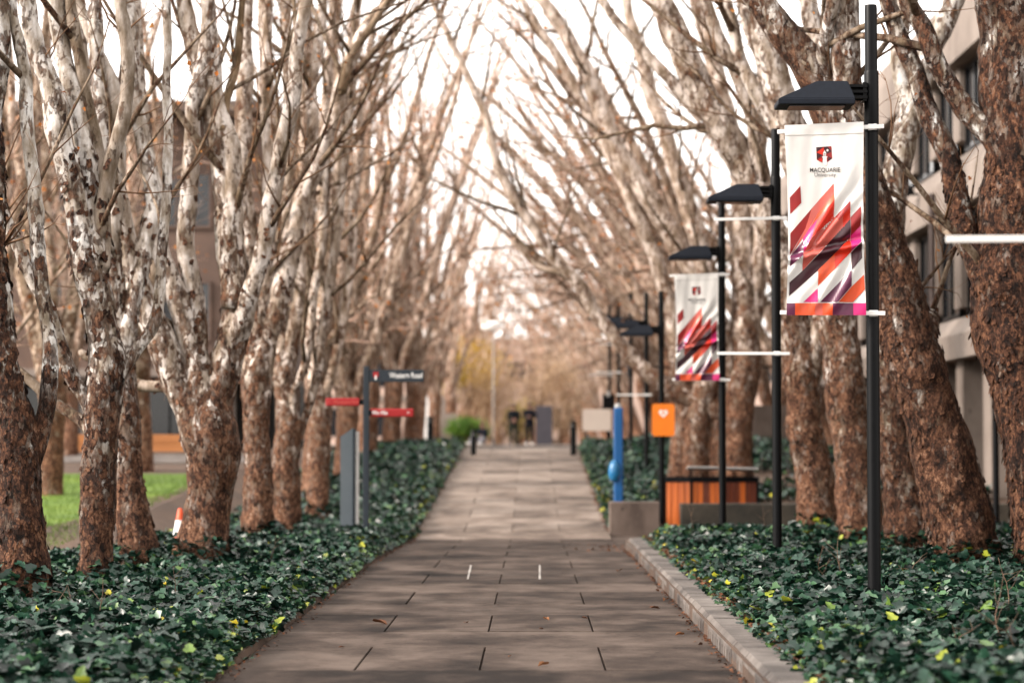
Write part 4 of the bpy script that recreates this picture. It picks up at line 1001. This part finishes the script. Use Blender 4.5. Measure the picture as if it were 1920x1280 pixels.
# signpost with three blades
ys_ = 35.5; X = px_x(687, ys_); gz = float(G(X, ys_))
s = thing('signpost', 'dark blue signpost with one navy and two red direction blades', 'signpost', (X, ys_, gz))
zt = float(at(687, 686, ys_).z) - gz
MB().box((0, 0, (zt - .3) / 2), (.088, .088, zt + .3), bev=.006).obj('post', NAVY, s)
Zp = lambda py: float(at(687, py, ys_).z) - gz
m_ = ys_ / F
b = MB().box((.445, 0, 0), (.80, .03, 23 * m_), bev=.004).obj('blade', NAVY, s, loc=(0, -.02, Zp(704.5)))
flat_text('Western Road', .115, WHITE, b, (.34, -.0175, -.03), 62 * m_, .001)
MB().prism([(.10, .06), (.18, .06), (.18, 0), (.14, -.05), (.10, 0)], -.0172, -.0158).obj('emblem', REDP, b)
MB().prism([(.125, -.055), (.155, -.055), (.148, 0), (.14, .02), (.132, 0)], -.0192, -.0176).obj('emblem_tower', WHITE, b)
b = MB().box((.375, 0, 0), (.64, .03, 15.5 * m_), bev=.012).obj('blade', REDP, s, loc=(0, -.02, Zp(773.5)))
flat_text('Mia Mia', .075, WHITE, b, (.09, -.0175, -.022), 28 * m_, .001); flat_text('>', .07, WHITE, b, (.60, -.0175, -.022))
b = MB().box((-.345, 0, 0), (.50, .03, 15 * m_), bev=.012).obj('blade', REDP, s, loc=(0, -.02, Zp(753.5)))
flat_text('Macquarie Park', .06, P_COR, b, (-.47, -.0175, -.018), 46 * m_); flat_text('<', .07, P_COR, b, (-.57, -.0175, -.022))
for zz, xx in ((773.5, .05), (753.5, -.07)): MB().box((0, 0, 0), (.06, .05, .075)).obj('bracket', BLACK, s, loc=(xx, -.018, Zp(zz)))
# grey information pillar
yi = 36.3; X = px_x(656, yi); gz = float(G(X, yi))
s = thing('information_pillar', 'tall grey information pillar with slanted top left of the signpost', 'pillar', (X, yi, gz), R(0))
h = float(at(650, 806, yi).z) - gz; w_ = .175
MB().add([(-.13, -.12, -.3), (.055, -.12, -.3), (.055, -.12, h + .03), (-.13, -.12, h - .10), (-.10, .14, -.3), (.055, .14, -.3), (.055, .14, h + .03), (-.10, .14, h - .10)],
         [[0, 1, 2, 3], [4, 7, 6, 5], [0, 4, 5, 1], [1, 5, 6, 2], [2, 6, 7, 3], [3, 7, 4, 0]]).obj('body', GREYP, s)
MB().box((.076, 0, h / 2 - .13), (.038, .30, h + .3)).obj('dark_edge', NAVY, s)
MB().box((.115, .02, h / 2 - .15), (.036, .26, h + .26)).obj('back_panel', WHITE, s)
# traffic cone
yc = 31.8; p = at(338, 952, yc); gz = float(G(p.x, yc))
s = thing('traffic_cone', 'orange traffic cone with white band beside the broad left tree', 'cone', (p.x, yc, gz))
ht = p.z - gz; rad = lambda z: .135 - .105 * z / ht
MB().box((0, 0, .02), (.36, .36, .04), bev=.01).obj('foot', CONE_O, s)
MB().lathe([(rad(.03), .03), (rad(ht * .42), ht * .42)], n=24).obj('body', CONE_O, s, True)
MB().lathe([(rad(ht * .42) + .003, ht * .42 - .002), (rad(ht * .74) + .003, ht * .74)], n=24).obj('reflective_band', WHITE, s, True)
MB().lathe([(rad(ht * .74) + .001, ht * .74), (rad(ht * .97), ht * .97), (rad(ht) * .6, ht)], n=24).obj('tip', CONE_O, s, True)
# blue help post
yb = 44.6; X = px_x(1159, yb); gz = float(G(X, yb))
s = thing('help_post', 'tall blue emergency help post with a round blue call bulge', 'help post', (X, yb, gz))
h = float(at(1159, 764, yb).z) - gz
MB().box((0, 0, h / 2 - .15), (.17, .17, h + .3), bev=.02).obj('post', BLUE, s)
MB().lathe([(.07, h), (.068, h + .05), (.05, h + .075), (.02, h + .082)], n=20).obj('beacon', LENS, s, True)
o = MB().lathe([(.005, 0), (.07, .02), (.13, .07), (.155, .15), (.14, .24), (.12, .30), (.07, .36), (.02, .38)], n=24).obj('call_bulge', BLUEL, s, True, loc=(-.075, -.06, float(at(1147, 904, yb).z) - gz)); o.scale = (.75, .8, 1.1)
# low concrete walls
def low_wall(label, xa, xb, ya, yb_, z0, z1, mat_=CONC):
    s = thing('low_wall', label, 'wall', ((xa + xb) / 2, (ya + yb_) / 2, z0), 0, 'low concrete walls by the bins')
    MB().box((0, 0, (z1 - z0) / 2 - .1), (xb - xa, yb_ - ya, z1 - z0 + .2), bev=.012).obj('block', mat_, s); return s
yw = 42.3
low_wall('short low concrete wall block below the blue help post', px_x(1143, yw), px_x(1236, yw), yw, yw + .5, -.12, float(at(1190, 941, yw).z))
low_wall('long mossy low concrete wall in front of the timber bins', px_x(1276, yw), 9.5, yw, yw + .45, -.12, float(at(1400, 944, yw).z), MOSSY)
# slatted timber bin station
yb = 44.3; X0 = px_x(1246, yb)
s = thing('timber_bin', 'slatted orange timber bin enclosure with black frame and pale tilted lid', 'bin', (X0, yb, -.12))
ztop = float(at(1300, 896, yb).z) + .12
corners = [(0, 0), (.47, -.18), (1.02, -.10), (1.70, .10), (1.70, .85), (.2, .85)]
for i in range(len(corners)):
    a = Vector((*corners[i], 0)); b = Vector((*corners[(i + 1) % len(corners)], 0)); d = b - a; n = max(2, round(d.length / .115)); ang = math.atan2(d.y, d.x)
    for k in range(n):
        c = a + d * ((k + .5) / n); MB().box((0, 0, 0), (d.length / n - .012, .028, ztop - .12), bev=.004).obj('slat', TIMB if i == 0 or rr.random() < .45 else TIMB2, s, loc=(c.x, c.y, ztop / 2), rot=(0, 0, ang))
    MB().box((a.x, a.y, (ztop + .02) / 2), (.055, .055, ztop + .02)).obj('frame_post', BLACK, s)
    c = (a + b) / 2; MB().box((c.x, c.y, ztop - .025), (d.length, .06, .09), rz=ang).obj('top_rail', BLACK, s)
for (x, y) in ((.5, .1), (1.6, .2), (.5, .7), (1.6, .7)): MB().cyl((x, y, ztop - .1), (x, y, ztop + .16), .012, n=8).obj('lid_support', BLACK, s)
MB().box((1.08, .42, ztop + .17), (1.28, .70, .035), ry=R(1.5), rx=R(-3), bev=.006).obj('lid', STEEL, s)
# bollards
def bollard(label, px, pyb, pyt, Y, r=.075):
    X = px_x(px, Y); gz = float(pz(Y)) if X > -2 else float(G(X, Y)); h = (pyb - pyt) * Y / F
    s = thing('bollard', label, 'bollard', (X, Y, gz), 0, 'black bollards at the top of the ramp')
    MB().lathe([(r, -.2), (r, h - .14)], n=20).obj('post', BLACK, s, True)
    MB().lathe([(r * .86, h - .15), (r * .86, h - .12)], n=20).obj('groove', STEEL, s, True)
    MB().lathe([(r, h - .12), (r, h - .02), (r * .8, h)], n=20).obj('cap', BLACK, s, True)
bollard('black bollard at the left edge of the ramp top', 888, 853, 806, 67.5)
bollard('black bollard at the right edge of the ramp top', 1075, 853, 790, 67.5, .085)
bollard('black bollard standing in the ivy farther left', 807, 852, 790, 69.5, .09)
# white board on two legs
Y = 69; X = px_x(1119, Y); gz = float(G(X, Y)); zc = float(at(1119, 787, Y).z) - gz
s = thing('notice_board', 'blank whitish board on low legs beside the ramp top', 'board', (X, Y, gz))
MB().prism(rounded(.82, .62, .06), -.02, .02).obj('panel', plain('cream_board', (.50, .42, .36), (.45, .37, .32), 2, .6), s, loc=(0, 0, zc))
for x in (-.3, .3): MB().box((x, .03, (zc - .2) / 2), (.05, .03, zc + .2)).obj('leg', BLACK, s)
Y = 70.6; X = px_x(1141, Y); gz = float(G(X, Y)); zc = float(at(1141, 752, Y).z) - gz
s = thing('small_cabinet', 'small black cabinet on a pole above the whitish board', 'cabinet', (X, Y, gz))
MB().box((0, 0, zc), (.36, .2, .42), bev=.01).obj('box', BLACK, s); MB().box((-.02, -.112, zc + .22), (.1, .02, .16)).obj('label_plate', STEEL, s); MB().cyl((0, .06, -.2), (0, .06, zc + .35), .03, n=10).obj('pole', BLACK, s)

# ------------------------------------------------------------------ buildings
def windows(parent, spots, facing, mat_f, mat_p, depth=.25):
    """each window a frame with a pane behind it; facing 'x-' looks to -x, 'y-' looks to -y"""
    for (a0, a1, z0, z1, pos) in spots:
        w_ = a1 - a0; h = z1 - z0; t = .07; m = MB()
        def bx(c, d, mb=m):
            if facing == 'y-': mb.box(((a0 + a1) / 2 + c[0], pos + c[1], (z0 + z1) / 2 + c[2]), d)
            else: mb.box((pos + c[1], (a0 + a1) / 2 + c[0], (z0 + z1) / 2 + c[2]), (d[1], d[0], d[2]))
        bx((-w_ / 2 + t / 2, 0, 0), (t, .08, h)); bx((w_ / 2 - t / 2, 0, 0), (t, .08, h)); bx((0, 0, h / 2 - t / 2), (w_ - 2 * t, .08, t)); bx((0, 0, -h / 2 + t / 2), (w_ - 2 * t, .08, t)); bx((w_ * .0, 0, 0), (t * .7, .07, h - 2 * t))
        f = m.obj('window', mat_f, parent); p = MB(); bx((0, .02, 0), (w_ - t, .02, h - t), p); p.obj('pane', mat_p, f)
# right: concrete building parallel to the path, storeys of recessed windows above a colonnade
BX = 9.0
s = thing('concrete_building', 'beige concrete building with deep windows behind the right trees', 'building', (0, 0, 0))
YA, YB = 20.0, 86.0
MB().box((BX + 6.9, (YA + YB) / 2, 5.0), (12, YB - YA, 10.9)).obj('core', BROWNF, s)
MB().box((BX + 6.0, (YA + YB) / 2, 10.62), (12.4, YB - YA + .6, .5)).obj('roof', FACADE, s)
def band(name, z0, z1, dx, wd, mat_=FACADE): MB().box((BX + dx + wd / 2, (YA + YB) / 2, (z0 + z1) / 2), (wd, YB - YA, z1 - z0)).obj(name, mat_, s)
band('parapet', 9.42, 10.36, -.25, 1.0); band('spandrel', 6.35, 7.05, -.25, 1.1); band('spandrel', 3.25, 3.75, -.25, 1.1)
for z0, z1 in ((7.05, 7.55), (3.75, 4.15)):
    MB().add([(BX - .25, YA, z0 + .002), (BX + .08, YA, z1), (BX + .85, YA, z1), (BX + .85, YA, z0 + .002), (BX - .25, YB, z0 + .002), (BX + .08, YB, z1), (BX + .85, YB, z1), (BX + .85, YB, z0 + .002)],
             [[0, 1, 2, 3], [4, 7, 6, 5], [0, 4, 5, 1], [1, 5, 6, 2], [2, 6, 7, 3], [3, 7, 4, 0]]).obj('sloping_sill', FACADE, s)
bay = 3.05; yb0 = 51.5 - bay * 10
wl = []
for k in range(22):
    yy = yb0 + bay * k
    if yy > YB - 3: break
    MB().box((BX + .40, yy + 2.63, 8.64), (.8, .84, 1.57)).obj('pier', FACADE, s)
    MB().box((BX + .40, yy + 2.63, 5.35), (.8, .84, 1.99)).obj('pier', FACADE, s)
    MB().box((BX + .38, yy + 2.63, 1.4), (.7, .84, 3.69)).obj('column', FACADE, s)
    wl += [(yy + .08, yy + 2.16, 7.60, 9.4, BX + .14), (yy + .08, yy + 2.16, 4.2, 6.3, BX + .16)]
windows(s, wl, 'x-', BLACK, GLASS)
MB().cyl((BX - .33, 52.3, -.4), (BX - .33, 52.3, 6.9), .07, n=12).obj('drain_pipe', plain('brown_pipe', (.05, .03, .025), (.04, .025, .02)), s, True)
# floodlight on the spandrel
p = at(1745, 362, 54.6)
s = thing('floodlight', 'black floodlight fixed to the concrete building spandrel', 'floodlight', (BX - .25, 54.6, p.z))
MB().box((-.30, -.05, .0), (.34, .28, .20), ry=R(-28), bev=.02).obj('housing', BLACK, s); MB().box((-.36, -.05, -.07), (.26, .22, .02), ry=R(-28)).obj('lens', LENS, s); MB().box((-.08, 0, -.03), (.18, .05, .05)).obj('bracket', BLACK, s)
# thin dark post by the building
Y = 40; X = px_x(1866, Y); s = thing('dark_post', 'slim black post by the building between the right trunks', 'post', (X, Y, -.12))
MB().cyl((0, 0, -.2), (0, 0, 2.6), .05, n=14).obj('shaft', BLACK, s, True); MB().lathe([(.055, 2.6), (.06, 2.63), (.02, 2.66)], n=14).obj('cap', BLACK, s, True)
# retaining wall behind the bins
s = thing('retaining_wall', 'pale retaining wall with railing behind the right trees', 'wall', (0, 0, 0))
MB().box((6.0, 64, 1.7), (5.6, .4, 1.6)).obj('wall', CONC, s)
for k in range(12): MB().box((3.3 + k * .48, 64, 3.0), (.03, .03, 1.0)).obj('baluster', BLACK, s)
MB().box((6.0, 64, 3.52), (5.6, .05, .05)).obj('handrail', BLACK, s)

# left: brown building beyond the lawn
s = thing('brown_building', 'long brown building with dark ground floor openings beyond the lawn', 'building', (0, 0, 0))
XA, XB, YF = -60.0, -7.6, 68.0
MB().box(((XA + XB) / 2, YF + 8.5, 7.1), (XB - XA, 16, 7.4)).obj('upper_wall', BROWNF, s)
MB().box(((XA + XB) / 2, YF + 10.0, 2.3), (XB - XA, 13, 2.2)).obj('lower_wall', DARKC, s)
MB().box(((XA + XB) / 2, YF + 8, 10.95), (XB - XA + 1, 17.4, .3)).obj('roof', CONC, s)
MB().box(((XA + XB) / 2, YF + .34, 3.5), (XB - XA, .4, .22)).obj('canopy_edge', FACADE, s)
k = 0; x = XB - 1.2
while x > -40:
    MB().box((x, YF + .7, 2.35), (.7, .6, 2.08)).obj('column', FACADE, s); x -= 3.6; k += 1
wl = []; x = XB - 3.5
while x > -40: wl += [(x, x + 2.0, 4.4, 6.1, YF + .46), (x, x + 2.0, 7.6, 9.2, YF + .46)]; x -= 3.2
windows(s, wl, 'y-', BROWNF, GLASS)
wl = []; x = XB - 4.4
while x > -40: wl.append((x, x + 2.6, 1.45, 3.2, YF + 3.44)); x -= 3.6
windows(s, wl, 'y-', BLACK, GLASS)
# timber edging wall
s = thing('timber_wall', 'low orange timber plank wall in front of the brown building', 'wall', (0, 0, 0))
zb = 1.28
for r_ in range(2):
    x = -30.0
    while x < -8:
        L_ = rr.uniform(2.2, 3.0); x2 = min(-7.9, x + L_)
        MB().box(((x + x2) / 2, 62 + rr.uniform(-.008, .008), zb + .115 + .225 * r_), (x2 - x - .012, .16, .215), bev=.008).obj('plank', PLANK, s); x = x2
x = -29.5
while x < -8: MB().box((x, 62.15, zb + .1), (.12, .12, .7)).obj('stake', PLANK, s); x += 2.4
# wall lamps glowing under the canopy
glow, t, b = nodes('lamp_glow'); b.inputs['Base Color'].default_value = (1, .8, .6, 1); b.inputs['Emission Color'].default_value = (1, .62, .32, 1); b.inputs['Emission Strength'].default_value = 4
for (px, py, lab) in ((73, 692, 'lit wall lamp by a column of the brown building'),):
    p = at(px, py, YF + .33)
    s = thing('wall_lamp', lab, 'lamp', (p.x, YF + .40, p.z), 0, 'lit wall lamps on the brown building'); MB().cyl((0, -.09, -.14), (0, -.09, .14), .05, n=12).obj('glass', glow, s, True); MB().box((0, -.02, 0), (.07, .05, .34)).obj('back_plate', BLACK, s)
# far building closing the view
s = thing('far_building', 'pale pinkish building with white bands closing the avenue', 'building', (0, 0, 0))
FAR = plain('pink_render', (.52, .38, .31), (.45, .32, .26), .4, .85)
MB().box((-15.5, 171, 6.0), (23, 8, 10)).obj('wall', FAR, s); MB().box((16, 176, 5.0), (40, 8, 8)).obj('wall', FAR, s)
MB().box((-15.5, 166.85, 8.9), (23, .3, .9)).obj('band', WHITE, s); MB().box((-15.5, 166.85, 4.6), (23, .3, .4)).obj('band', FACADE, s)
wl = [(-26 + 3.0 * k, -24 + 3.0 * k, 5.3, 7.7, 166.98) for k in range(7)] + [(-26 + 3.0 * k, -24 + 3.0 * k, 1.9, 4.0, 166.98) for k in range(7)] + [(-2 + 3.4 * k, .4 + 3.4 * k, z, z + 1.6, 171.98) for k in range(9) for z in (2.5, 5.8)]
windows(s, wl, 'y-', FAR, GLASS)
p = at(925, 612, 108); s = thing('white_oval', 'bright white oval body on an added mast over the plaza end', 'canopy', (p.x, 108, 1.42))  # white oval body; the mast is added to hold it
MB().lathe([(.1, p.z - 1.62), (.50, p.z - 1.55), (.55, p.z - 1.42), (.45, p.z - 1.25), (.1, p.z - 1.18)], n=24).obj('shade', WHITE, s, True); MB().cyl((0, .1, -.1), (0, .1, p.z - 1.2), .03, n=10).obj('mast', STEEL, s, True)

# ------------------------------------------------------------------ shrubs at the end of the avenue
def shrub(label, px, pyc, Y, rx, rz, stops, n, seed, stem_h=0, size=.09):
    rg = np.random.default_rng(seed); c = at(px, pyc, Y); gz = 1.432
    s = thing('shrub', label, 'shrub', (c.x, Y, gz))
    q = rg.normal(0, 1, (n, 3)); q /= np.linalg.norm(q, axis=1, keepdims=True); q *= (rg.random(n) ** .45)[:, None]
    q *= (1 + .5 * vnoise(q * 2.2 + seed, seed) + .3 * vnoise(q * 5 + seed, seed + 3))[:, None]; q += rg.normal(0, .10, (n, 3))
    P = q * np.array([rx, rx, rz]) + np.array([0, 0, c.z - gz]); k = P[:, 2] > .04; P = P[k]; n = len(P)
    V, T, A = ivy_leaves(P, rg.uniform(.6, 1.4, n) * size, 1.0, rg, np.clip(.5 + .25 * vnoise(P * 1.8, seed + 1) + rg.normal(0, .15, n), 0, 1), False)
    link('foliage', make_mesh('foliage', V, tris=T, attrs={'tint': A}), leaf_material(f'foliage_{seed}', stops, .6, .3, .3), s)['kind'] = 'stuff'
    tb = Tubes()
    for _ in range(9):
        P2, R2 = grow(rg, np.array([rg.normal(0, .15), rg.normal(0, .15), -.1]), np.array([rg.normal(0, .5), rg.normal(0, .5), 1.0]), c.z - gz + rz * .7, .045, .03, .1, 7); tb.add(P2, R2, 5)
    link('stem', tb.mesh('stem'), TWIG, s)
YEL = [(0, (.20, .12, .02)), (.5, (.50, .31, .04)), (1, (.66, .46, .14))]
GRN = [(0, (.02, .06, .008)), (.5, (.07, .16, .015)), (1, (.18, .28, .03))]
TAN = [(0, (.20, .12, .07)), (.5, (.42, .29, .18)), (1, (.58, .44, .30))]
shrub('tall golden yellow shrub left of the far people', 868, 676, 114, 1.9, 1.35, YEL, 3200, 31)
shrub('lower yellow green shrub beside the far left trunks', 832, 705, 114, .9, .9, [(0, (.12, .13, .01)), (.5, (.40, .33, .02)), (1, (.6, .45, .04))], 3000, 32)
shrub('tan dry shrub behind the standing people', 925, 745, 116, 1.5, 2.0, TAN, 6000, 33)
shrub('yellow green shrub between the two standing people', 975, 790, 109, .8, .9, [(0, (.10, .075, .02)), (.5, (.26, .19, .05)), (1, (.40, .30, .10))], 1300, 34)
shrub('dry brownish shrub right of the standing people', 1045, 735, 118, 1.6, 2.2, TAN, 6000, 35)
shrub('clipped green hedge behind the sitting person', 872, 806, 103, .85, .55, GRN, 4500, 36, size=.08)
# pale stacked blocks and a grey door slab at the end
s = thing('pale_steps', 'pale stepped masonry left of the green hedge', 'steps', (px_x(822, 108), 108, 1.432))
for k, (dx, h, w_) in enumerate(((-.35, 2.9, .5), (.1, 2.1, .42), (.55, 1.4, .5), (1.0, .8, .42))): MB().box((dx, 0, h / 2), (w_, 1.2, h)).obj('block', FACADE if k else WHITE, s)
s = thing('grey_panel', 'tall bluish grey panel right behind the standing person', 'panel', (px_x(1020, 106), 106, 1.432))
MB().box((0, 0, .85), (.72, .12, 1.72), bev=.02).obj('slab', plain('grey_blue', (.075, .070, .082), (.06, .057, .068), 3, .8, spec=.1), s); MB().box((0, .02, -.02), (.85, .4, .06)).obj('foot', CONC, s)

# ------------------------------------------------------------------ people
SKIN = plain('skin', (.17, .078, .05), (.15, .068, .044), 20, .5); HAIR = plain('dark_hair', (.02, .014, .012), (.014, .01, .009), 30, .5); HAIR2 = plain('auburn_hair', (.16, .05, .02), (.12, .035, .015), 30, .5)
DKC = plain('dark_cloth', (.006, .008, .011), (.004, .006, .008), 12, .9, spec=.1); OLIVE = plain('olive_cloth', (.014, .020, .017), (.010, .014, .012), 12, .9, spec=.1); GREYC = plain('grey_cloth', (.16, .155, .17), (.13, .125, .14), 12, .85); SHOE = plain('white_shoe', (.72, .70, .68), (.62, .6, .58), 14, .5); NAVC = plain('navy_cloth', (.004, .005, .009), (.003, .004, .007), 12, .9, spec=.1)
def fat(n): return 1.28 if n[:4] in ('pelv', 'spin', 'ches', 'shou', 'elbo', 'hipL', 'hipR', 'knee', 'ankl') else 1.08
def person(label, loc, rz, J, E, region, mats, hair, shoe, scale=1):
    s = thing('person', label, 'person', loc, rz)
    names = list(J); me = bpy.data.meshes.new('body'); me.from_pydata([J[n][:3] for n in names], [(names.index(a), names.index(b)) for a, b in E], [])
    o = bpy.data.objects.new('body', me); col.objects.link(o)
    md = o.modifiers.new('skin', 'SKIN'); md.use_smooth_shade = True; sub = o.modifiers.new('sub', 'SUBSURF'); sub.levels = 2
    for i, n in enumerate(names):
        sv = me.skin_vertices[0].data[i]; r = J[n][3]; sv.radius = ((r if isinstance(r, (int, float)) else r[0]) * fat(n), (r if isinstance(r, (int, float)) else r[1]) * fat(n)); sv.use_root = n == 'pelvis'
    dg = bpy.context.evaluated_depsgraph_get(); dg.update(); m2 = bpy.data.meshes.new_from_object(o.evaluated_get(dg))
    bpy.data.objects.remove(o); m2.name = 'body'; m2.materials.clear()
    for m in mats: m2.materials.append(m)
    seg_ = [(np.array(J[a][:3]), np.array(J[b][:3]), region(a, b)) for a, b in E]
    for p in m2.polygons:
        c = np.array(p.center); best = 9; k = 0
        for a, b, r in seg_:
            t = np.clip(np.dot(c - a, b - a) / np.dot(b - a, b - a), 0, 1); d = np.linalg.norm(c - a - (b - a) * t)
            if d < best: best = d; k = r
        p.material_index = k; p.use_smooth = True
    ob = link('body', m2, None, s)
    hd = Vector(J['head'][:3])
    bm = bmesh.new(); bmesh.ops.create_icosphere(bm, subdivisions=3, radius=.112)
    bmesh.ops.delete(bm, geom=[v for v in bm.verts if v.co.y < -.03 and v.co.z < .068 or v.co.z < -.075], context='VERTS')
    for v in bm.verts: v.co *= 1 + .05 * math.sin(v.co.x * 90) * math.cos(v.co.z * 70)
    hm = bpy.data.meshes.new('hair'); bm.to_mesh(hm); bm.free(); link('hair', hm, hair, s, hd + Vector((0, .014, .022)))
    for sx in (-1, 1):
        MB().lathe([(.004, -.011), (.011, 0), (.004, .011)], n=8).obj('eye', P_INK, s, True, loc=hd + Vector((.034 * sx, -.088, .015)))
        a = Vector(J['ankle' + 'LR'[sx > 0]][:3]); b = Vector(J['toe' + 'LR'[sx > 0]][:3]); c = (a + b) / 2; d = b - a; ang = math.atan2(d.x, -d.y)
        bm = bmesh.new(); bmesh.ops.create_uvsphere(bm, u_segments=14, v_segments=8, radius=1); bmesh.ops.scale(bm, vec=(.052, .15, .055), verts=bm.verts)
        for v in bm.verts: v.co.z = max(v.co.z, -.035)
        sm = bpy.data.meshes.new('shoe'); bm.to_mesh(sm); bm.free()
        for p in sm.polygons: p.use_smooth = True
        link('shoe', sm, shoe, s, (c.x, c.y, c.z - .005), (0, 0, ang))
    s.scale = (scale,) * 3; return s
def rig(hands, legs=None, fold=False):
    J = {'pelvis': (0, 0, .95, .125), 'spine': (0, 0, 1.13, (.125, .10)), 'chest': (0, .005, 1.34, (.15, .11)), 'neck': (0, .01, 1.49, .052), 'skull': (0, 0, 1.57, .07), 'head': (0, -.01, 1.63, (.082, .098)), 'crown': (0, .005, 1.70, (.072, .082)), 'nose': (0, -.118, 1.625, .012)}
    E = [('pelvis', 'spine'), ('spine', 'chest'), ('chest', 'neck'), ('neck', 'skull'), ('skull', 'head'), ('head', 'crown'), ('head', 'nose')]
    for sd_, q in (('L', -1), ('R', 1)):
        lg = (legs or {}).get(sd_) or [(.10 * q, 0, .88), (.11 * q, -.025, .49), (.12 * q, .02, .08), (.13 * q, -.13, .04)]
        for n, p, r in zip(('hip', 'knee', 'ankle', 'toe'), lg, (.092, .060, .042, .034)): J[n + sd_] = (*p, r)
        E += [('pelvis', 'hip' + sd_), ('hip' + sd_, 'knee' + sd_), ('knee' + sd_, 'ankle' + sd_), ('ankle' + sd_, 'toe' + sd_)]
        sh, el, wr = hands[sd_]
        J['shoulder' + sd_] = (*sh, .062); J['elbow' + sd_] = (*el, .045); J['wrist' + sd_] = (*wr, .030)
        d = Vector(wr) - Vector(el); d.normalize(); p = Vector(wr) + d * .07; J['palm' + sd_] = (*p, (.036, .018))
        E += [('chest', 'shoulder' + sd_), ('shoulder' + sd_, 'elbow' + sd_), ('elbow' + sd_, 'wrist' + sd_), ('wrist' + sd_, 'palm' + sd_)]
        u = d.cross(Vector((0, 0, 1))).normalized() if abs(d.z) < .9 else Vector((1, 0, 0)); v = u.cross(d)
        for k in range(4):
            a = p + d * (.055 + .008 * (k in (1, 2))) + u * (.016 * (k - 1.5)); b = a + d * .025 - v * .02
            J[f'f{k}{sd_}'] = (*a, .0095); J[f'g{k}{sd_}'] = (*b, .008); E += [('palm' + sd_, f'f{k}{sd_}'), (f'f{k}{sd_}', f'g{k}{sd_}')]
        a = Vector(wr) + d * .05 + u * .045 * q; J['thumb' + sd_] = (*a, .011); E.append(('wrist' + sd_, 'thumb' + sd_))
    return J, E
def region(a, b):
    n = a + ' ' + b
    if any(k in n for k in ('skull', 'head', 'crown', 'nose', 'palm', 'thumb')) or a[0] == 'f' and a[1].isdigit(): return 0
    if a == 'neck' or b == 'neck': return 1
    if any(k in n for k in ('hip', 'knee', 'ankle', 'toe')): return 2
    if a == 'pelvis': return 3
    return 1
hands = {'L': ((-.19, .01, 1.40), (-.27, .03, 1.14), (-.09, -.17, 1.06)), 'R': ((.19, .01, 1.40), (.27, .03, 1.14), (.09, -.17, 1.06))}
J, E = rig(hands)
person('standing person in dark top and olive trousers, hands held at the waist', (px_x(963, 102), 102, 1.432), R(6), J, E, region, [SKIN, DKC, OLIVE, GREYC], HAIR, DKC, .985)
hands = {'L': ((-.19, .01, 1.40), (-.28, .0, 1.15), (-.04, -.20, 1.16)), 'R': ((.19, .01, 1.40), (.28, .0, 1.15), (.06, -.21, 1.20))}
J, E = rig(hands)
person('standing person all in dark clothes with white shoes, arms folded', (px_x(993, 99), 99, 1.432), R(-10), J, E, region, [SKIN, NAVC, NAVC, NAVC], HAIR, SHOE, .985)
legs = {'L': [(-.10, -.03, .12), (-.20, -.34, .40), (-.22, -.58, .09), (-.24, -.72, .045)], 'R': [(.10, -.03, .12), (.22, -.36, .34), (.30, -.62, .09), (.32, -.76, .045)]}
hands = {'L': ((-.18, .05, .60), (-.27, -.08, .40), (-.17, -.30, .43)), 'R': ((.18, .05, .60), (.28, -.08, .38), (.17, -.32, .38))}
J, E = rig(hands, legs)
for n in ('pelvis', 'spine', 'chest', 'neck', 'skull', 'head', 'crown', 'nose'):
    x, y_, z, r = J[n]; J[n] = (x, y_ + .06, z - .82, r)
person('person sitting on the ground in black top and grey trousers', (px_x(903, 98), 98, 1.432), R(-28), J, E, region, [SKIN, NAVC, GREYC, GREYC], HAIR2, SHOE)
